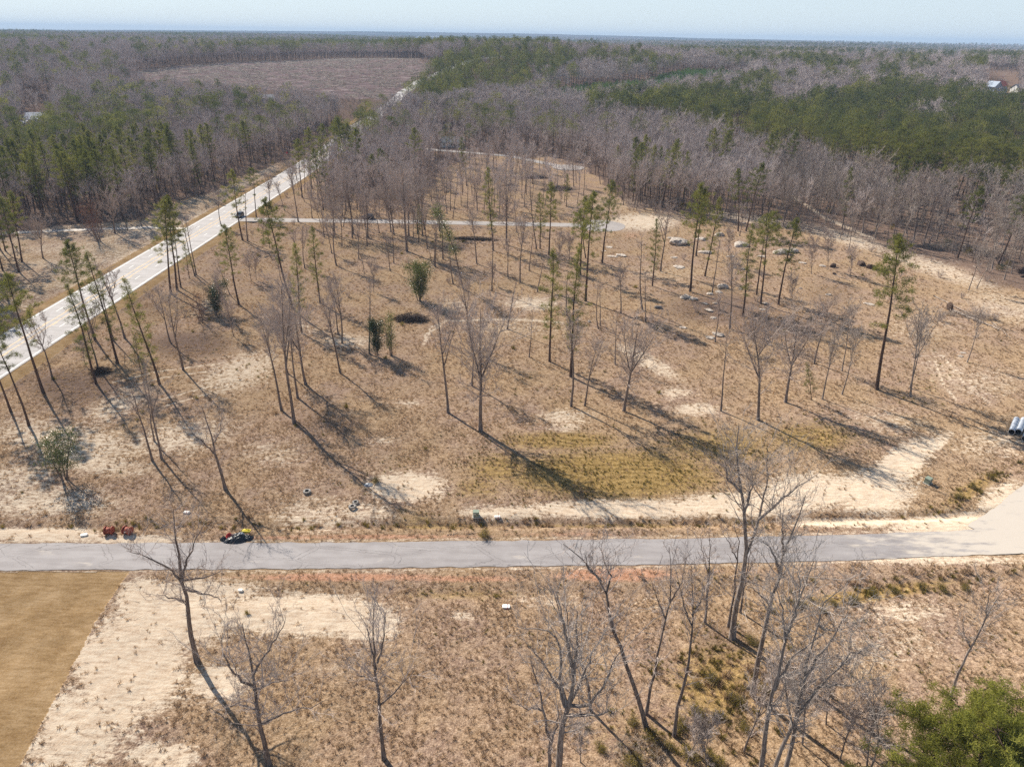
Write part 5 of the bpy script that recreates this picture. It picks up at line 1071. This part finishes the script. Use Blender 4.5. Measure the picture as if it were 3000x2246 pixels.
# buildings
def house(px, py, rz, w, d, hw, hr, wall, roof, label, wing=None, name='house', cat='house', z=None):
    x, y, z = at(px, py) if z is None else at(px, py, z); z = float(Z0(x, y)); t = thing(name, (x, y, z), label, cat, rot=(0, 0, rz))
    def gable(cx, cy, w, d, hw, hr, ax, wallm, roofm):
        wl = MB(); wl.box((cx, cy, hw/2), (w, d, hw)); 
        if ax == 'x': wl.add([(cx-w/2, cy-d/2, hw), (cx-w/2, cy+d/2, hw), (cx-w/2, cy, hw+hr), (cx+w/2, cy-d/2, hw), (cx+w/2, cy+d/2, hw), (cx+w/2, cy, hw+hr)], [np.array([[0, 2, 1], [3, 4, 5]])])
        else: wl.add([(cx-w/2, cy-d/2, hw), (cx+w/2, cy-d/2, hw), (cx, cy-d/2, hw+hr), (cx-w/2, cy+d/2, hw), (cx+w/2, cy+d/2, hw), (cx, cy+d/2, hw+hr)], [np.array([[0, 1, 2], [3, 5, 4]])])
        wl.build('wall', wallm, t)
        e = .5; s = hr/((d if ax == 'x' else w)/2); rf = MB()
        for sg in (-1, 1):
            if ax == 'x': Vt = [(cx-w/2-e, cy, hw+hr+.05), (cx+w/2+e, cy, hw+hr+.05), (cx+w/2+e, cy+sg*(d/2+e), hw-s*e+.05), (cx-w/2-e, cy+sg*(d/2+e), hw-s*e+.05)]
            else: Vt = [(cx, cy-d/2-e, hw+hr+.05), (cx, cy+d/2+e, hw+hr+.05), (cx+sg*(w/2+e), cy+d/2+e, hw-s*e+.05), (cx+sg*(w/2+e), cy-d/2-e, hw-s*e+.05)]
            Vt = np.array(Vt); V2 = np.concatenate([Vt, Vt+[0, 0, .18]]); rf.add(V2, np.array([[0, 1, 2, 3], [7, 6, 5, 4], [0, 4, 5, 1], [1, 5, 6, 2], [2, 6, 7, 3], [3, 7, 4, 0]]))
        rf.build('roof', roofm, t)
    gable(0, 0, w, d, hw, hr, 'x', wall, roof)
    for k in range(max(2, int(w/4))):
        f = MB().box((-w/2+(k+.5)*w/max(2, int(w/4)), -d/2-.03, hw*.55), (1.1, .08, 1.4)).build('window', M['white'], t); MB().box((-w/2+(k+.5)*w/max(2, int(w/4)), -d/2-.08, hw*.55), (.9, .04, 1.2)).build('pane', M['glass'], f)
    dd = MB().box((w*.06+.9, -d/2-.04, 1.05), (1.0, .08, 2.1)).build('door', M['dark'], t)
    if wing: gable(*wing, wall, roof if len(wing) < 8 else wing[7]) if len(wing) < 8 else gable(*wing[:7], wall, wing[7])
    return t
house(122, 366, .25, 15, 9, 4.0, 3.4, M['wallw'], M['roofmetal'], 'house with a bright white metal roof among trees', (4.5, -5.5, 6, 6, 4.0, 2.6, 'y'))
house(130, 372, .25, 12, 8, 3.2, 2.6, M['wallw'], M['roofgrey'], 'grey roofed building beside the white metal roof') if False else None
house(70, 372, .2, 5, 4, 2.6, 1.0, M['wallw'], M['roofmetal'], 'small white roofed shed beyond the pines', name='shed', cat='shed')
house(792, 300, -.2, 14, 8, 3.2, 2.6, M['wallw'], M['roofgrey'], 'low grey roofed house near the cleared field'); house(2918, 274, .35, 12, 10, 6.5, 4.0, M['siding'], M['roofred'], 'grey blue house with an orange red roof', (-7, -1, 9, 10, 6.0, 4.2, 'y', M['siding']))
house(2985, 272, .2, 12, 9, 4, 3, M['wallw'], M['roofgrey'], 'pale house with a dark gable near the frame edge'); house(1325, 430, 0, 14, 8, 3.0, 2.6, M['wallw'], M['roofgrey'], 'low dark roofed house hidden behind bare trees')
for px_, py_, w_, l_ in ((1258,116,62,'long pale industrial shed far across the valley'),(1415,114,50,'low white far shed with flat roof'),(1460,121,24,'small white far building by the long shed'),(2640,188,34,'tan farm building in the distant field'),(2795,184,30,'bright roofed farm shed in the distant field'),(2745,182,6,'tiny tan block in the distant field'),(430,104,30,'faint pale shed on the blue ridge'),(2455,128,26,'white plant on the far ridge')):
    x_, y_, z_ = at(px_, py_); k_ = y_/CF; t_ = thing('far_building', (x_, y_, z_), l_, 'building'); w2 = w_*k_
    MB().box((0, 0, k_*3), (w2, w2*.4, k_*6)).build('wall', M['wallw'], t_); MB().box((0, 0, k_*6.4), (w2*1.02, w2*.42, k_*.9), taper=.9).build('roof', M['roofmetal'], t_)
# field stubs and slash in the cut block
def cutblock():
    rng = np.random.default_rng(77); P = np.array([at(px, py)[:2] for px, py in FIELD_PX]); x0, y0 = P.min(0); x1, y1 = P.max(0)
    n = 42000; p = np.c_[rng.uniform(x0, x1, n), rng.uniform(y0, y1, n)]; z = Z0(p[:, 0], p[:, 1]); qx, qy = proj(p[:, 0], p[:, 1], z); k = in_poly(qx, qy, FIELD_PX); p = np.c_[p, z][k]; m = len(p)
    cl = fbm(p[:, 0]/9, p[:, 1]/9, 5, 3) > .47; p = p[cl]; m = len(p); a = rng.normal(0, .7, m); L = rng.uniform(1.5, 7, m); d = np.c_[np.cos(a), np.sin(a), rng.normal(0, .04, m)]*L[:, None]/2
    o = MB().add(*sticks(p-d+[0, 0, .3], p+d+[0, 0, .3], rng.uniform(.08, .28, m), k=3)).build('logging_slash', M['wood']); tag(o, 'brown and bleached slash strewn over the cut block', 'slash', kind='stuff')
cutblock()
def litter():
    rng = np.random.default_rng(78); n = 16000; x = rng.uniform(-170, 175, n); y = rng.uniform(40, 300, n); z = Z(x, y); qx, qy = proj(x, y, z)
    g = open_gap(qx, qy); w = brush(qx, qy, LITTER); zone = in_poly(qx, qy, [(2450,640),(2700,600),(3200,640),(3200,860),(2900,800),(2560,720)])
    k = (road_gap(x, y) > .6) & ~in_poly(qx, qy, LAWN_PX) & ((rng.uniform(0, 1, n) < .16+.5*w) | (zone & (rng.uniform(0, 1, n) < .9)) | (g < 0)) & ~in_poly(qx, qy, YARD_PX)
    x, y, z, zone = x[k], y[k], z[k], zone[k]; m = len(x); a = rng.uniform(0, 6.3, m); L = rng.uniform(.3, 1.6, m)*np.where(zone, 3, 1); d = np.c_[np.cos(a), np.sin(a), rng.normal(0, .08, m)]*L[:, None]/2; p = np.c_[x, y, z+.06]
    o = MB().add(*sticks(p-d, p+d, rng.uniform(.012, .035, m)*np.where(zone, 2.5, 1), k=3, bend=.06, rng=rng)).build('fallen_twigs', M['wood']); tag(o, 'broken twigs and limbs scattered over the ground', 'twigs', kind='stuff')
litter()
def tufts():
    rng = np.random.default_rng(79); forms = []
    for i in range(7):
        r = np.random.default_rng(500+i); big = i >= 5; n = 26 if not big else 60; a = r.uniform(0, 6.3, n); rad = r.uniform(0, .16 if not big else .35, n); c = np.c_[np.cos(a)*rad, np.sin(a)*rad, rad*0-.02]
        tip = c+np.c_[np.cos(a)*r.uniform(.05, .22, n), np.sin(a)*r.uniform(.05, .22, n), r.uniform(.12, .30, n)*(1 if not big else 2.0)]; s = np.c_[-np.sin(a), np.cos(a), a*0]*(.022 if not big else .03)
        V = np.stack([c-s, c+s, tip], 1).reshape(-1, 3); forms.append(MB().add(V, [np.arange(n*3).reshape(-1, 3)]).mesh('tuft', M['straw' if i < 4 or i == 5 else 'strawgreen']))
    pts = []
    for (y0, y1, sp) in ((38, 110, .50), (110, 170, .85), (170, 290, 1.5)):
        gx, gy = np.meshgrid(np.arange(-y1*.95, y1*.95, sp), np.arange(y0, y1, sp)); gx = gx.ravel()+rng.uniform(-.5, .5, gx.size)*sp; gy = gy.ravel()+rng.uniform(-.5, .5, gy.size)*sp
        z0_ = Z0(gx, gy); qx, qy = proj(gx, gy, z0_); k = (qx > -150) & (qx < 3150) & (qy < 2350); pts.append(np.c_[gx[k], gy[k], np.full(k.sum(), sp)])
    P = np.concatenate(pts); x, y, sp = P.T; z = Z(x, y); qx, qy = proj(x, y, z); sand, green, clay, lit, lawn, field, far = cover(x, y, z)
    dens = .30+.75*sstep(.42, .62, fbm(x/2.2, y/2.2, 95, 3)); dens = dens*(1-.92*np.clip(sand*1.25, 0, 1))*(1-.7*np.clip(clay, 0, 1))*(1-.45*green)*(1-lawn)*(road_gap(x, y) > .35)*(open_gap(qx, qy) > 0)*~in_poly(qx, qy, YARD_PX)
    k = rng.uniform(0, 1, len(x)) < dens; x, y, z, sp, green = x[k], y[k], z[k], sp[k], green[k]; n = len(x); u = rng.uniform(0, 1, n)
    ditch = np.exp(-((seg_dist(x, y, LANE)-6.3)/1.3)**2)*(y > 70); low = in_poly(*proj(x, y, z), [(1780,2010),(2010,1900),(2130,1880),(2300,2000),(2260,2300),(1700,2400)]); ditch2 = brush(*proj(x, y, z), [(2560,1735,240,26,-8,1),(2860,1435,110,24,-30,1),(2120,2040,110,110,0,.9),(1900,2170,110,60,0,.9)])
    tall = rng.uniform(0, 1, n) < np.clip(.004+.22*ditch+.55*ditch2+.1*low, 0, 1)
    idx = np.where(tall, np.where(u < .45, 5, 6), np.where(rng.uniform(0, 1, n) < green*.9, 4, rng.integers(0, 4, n)))
    scatter('grass_tufts', forms, np.c_[x, y, z], idx, rng.uniform(.6, 1.35, n)*(1+.35*(sp > .8)+.35*(sp > 1.2)), rng.uniform(0, 6.3, n), 'dry straw grass tufts over the open ground', 'grass')
tufts()
def shrubs():
    rng = np.random.default_rng(80); forms = [leafy_meshes(490+i, 1.5, 1.1, .03, 1500, .11, 7, ['shrubleaf', 'shrubleaf', 'shrubleaf'][i], r0=.015, gap=.25) for i in range(3)]
    L = [(1900,2160),(1960,2190),(2040,2010),(2090,1990),(2150,2050),(2110,2100),(2030,2090),(2020,2220),(2090,2235),(1860,2120),(2200,1880),(2260,1790),(2330,1770),(2440,1770),(2500,1760),(2560,1740),(2620,1735),(2700,1725),(2820,1725),(2760,1732),(1760,2195),(2240,2020),(2180,2130),(2300,1860),(2410,1790),(2850,1430),(2900,1400),(2810,1460),(1420,1570),(1100,1412),(1850,2230),(1990,2130)]
    for i, (px, py) in enumerate(L):
        tm, cm = forms[i % 3]; x, y, z = at(px, py); o = thing('shrub', (x, y, z), None, 'shrub', 'olive shrubs along the damp hollow', rot=(0, 0, i)); s = rng.uniform(.6, 1.15)*(1 if px < 2200 else .8); o.scale = (s*1.1, s*1.1, s*.75); link('stem', tm, o); link('foliage', cm, o); SHR.append((x, y, o))
SHR = []
shrubs()

# ------------------------------------------------------------------ labels that say which one
LM['highway car'] = at(703, 636); LM['round turning circle'] = (32, 259.3, 0); LM['leafy yellow green bush'] = at(1228, 880); LM['dark evergreen pair'] = at(1104, 1046); LM['white house roof'] = at(122, 366)
ORD = ['first', 'second', 'third', 'fourth', 'fifth', 'sixth', 'seventh', 'eighth', 'ninth', 'tenth', 'eleventh', 'twelfth', 'thirteenth', 'fourteenth', 'fifteenth', 'sixteenth']
DIRS = {(1, 0): 'on the woodland side of', (-1, 0): 'on the highway side of', (0, 1): 'beyond', (0, -1): 'this side of'}
def relabel(items, word, group):
    G = {}
    for x, y, o, w in items:
        nm, p = min(LM.items(), key=lambda q: hypot(q[1][0]-x, q[1][1]-y)); dx, dy = x-p[0], y-p[1]
        d = (1 if dx > 0 else -1, 0) if abs(dx) > abs(dy) else (0, 1 if dy > 0 else -1)
        G.setdefault((w, nm, d), []).append((hypot(dx, dy), o))
    for (w, nm, d), L in G.items():
        L.sort(key=lambda q: q[0])
        for i, (_, o) in enumerate(L):
            s = ORD[i]+' ' if len(L) > 1 else ''
            o['label'] = (s+word(w)+' '+DIRS[d]+' the '+nm)
            if group: o['group'] = group
SHORT = {'p': 'tall ragged pine', 'q': 'slender shaggy pine', 't': 'tuft topped pine', 'y': 'young pine', 'b': 'upright bare tree', 'B': 'broad bare tree', 'n': 'slim bare tree', 'w': 'pale bare tree', 'k': 'branchless dead stem', 's': 'short bare sapling', 'l': 'leafy yellow green bush', 'd': 'dark glossy evergreen', 'm': 'sparse leafy evergreen', 'e': 'ivy clad tree', 'r': 'russet leaved tree'}
for gk, gn in (('pqty', 'pines standing in the clearing'), ('bBnwks', 'bare trees standing in the clearing'), ('ldmer', None)):
    relabel([q for q in PLACED if q[3] in gk], lambda w: SHORT[w], gn)
relabel(PLACED_ROCK[:len(ROCKS)], lambda w: 'broad pale boulder' if w > 40 else ('pale boulder' if w > 25 else 'small pale rock'), 'boulders of the rocky knoll')
LM2 = dict(LM); LM['leaning bare trees'] = at(2250, 2000)
relabel([(x, y, o, 1) for x, y, o in SHR], lambda w: 'low olive shrub', 'olive shrubs along the damp hollow')

# ------------------------------------------------------------------ air
def haze():
    mb = MB(); mb.box((0, 6400, 66), (26500, 13300, 140)); m, nt = mat_new('haze_air'); n = N(nt); out = n.add('ShaderNodeOutputMaterial')
    v = n.add('ShaderNodeVolumePrincipled', {'Color': (.50, .70, 1, 1), 'Density': HAZE_DENSITY, 'Anisotropy': .0}); nt.links.new(v.outputs[0], out.inputs[1])
    o = mb.build('haze', m); tag(o, kind='stuff')
haze()

#@@MORE@@
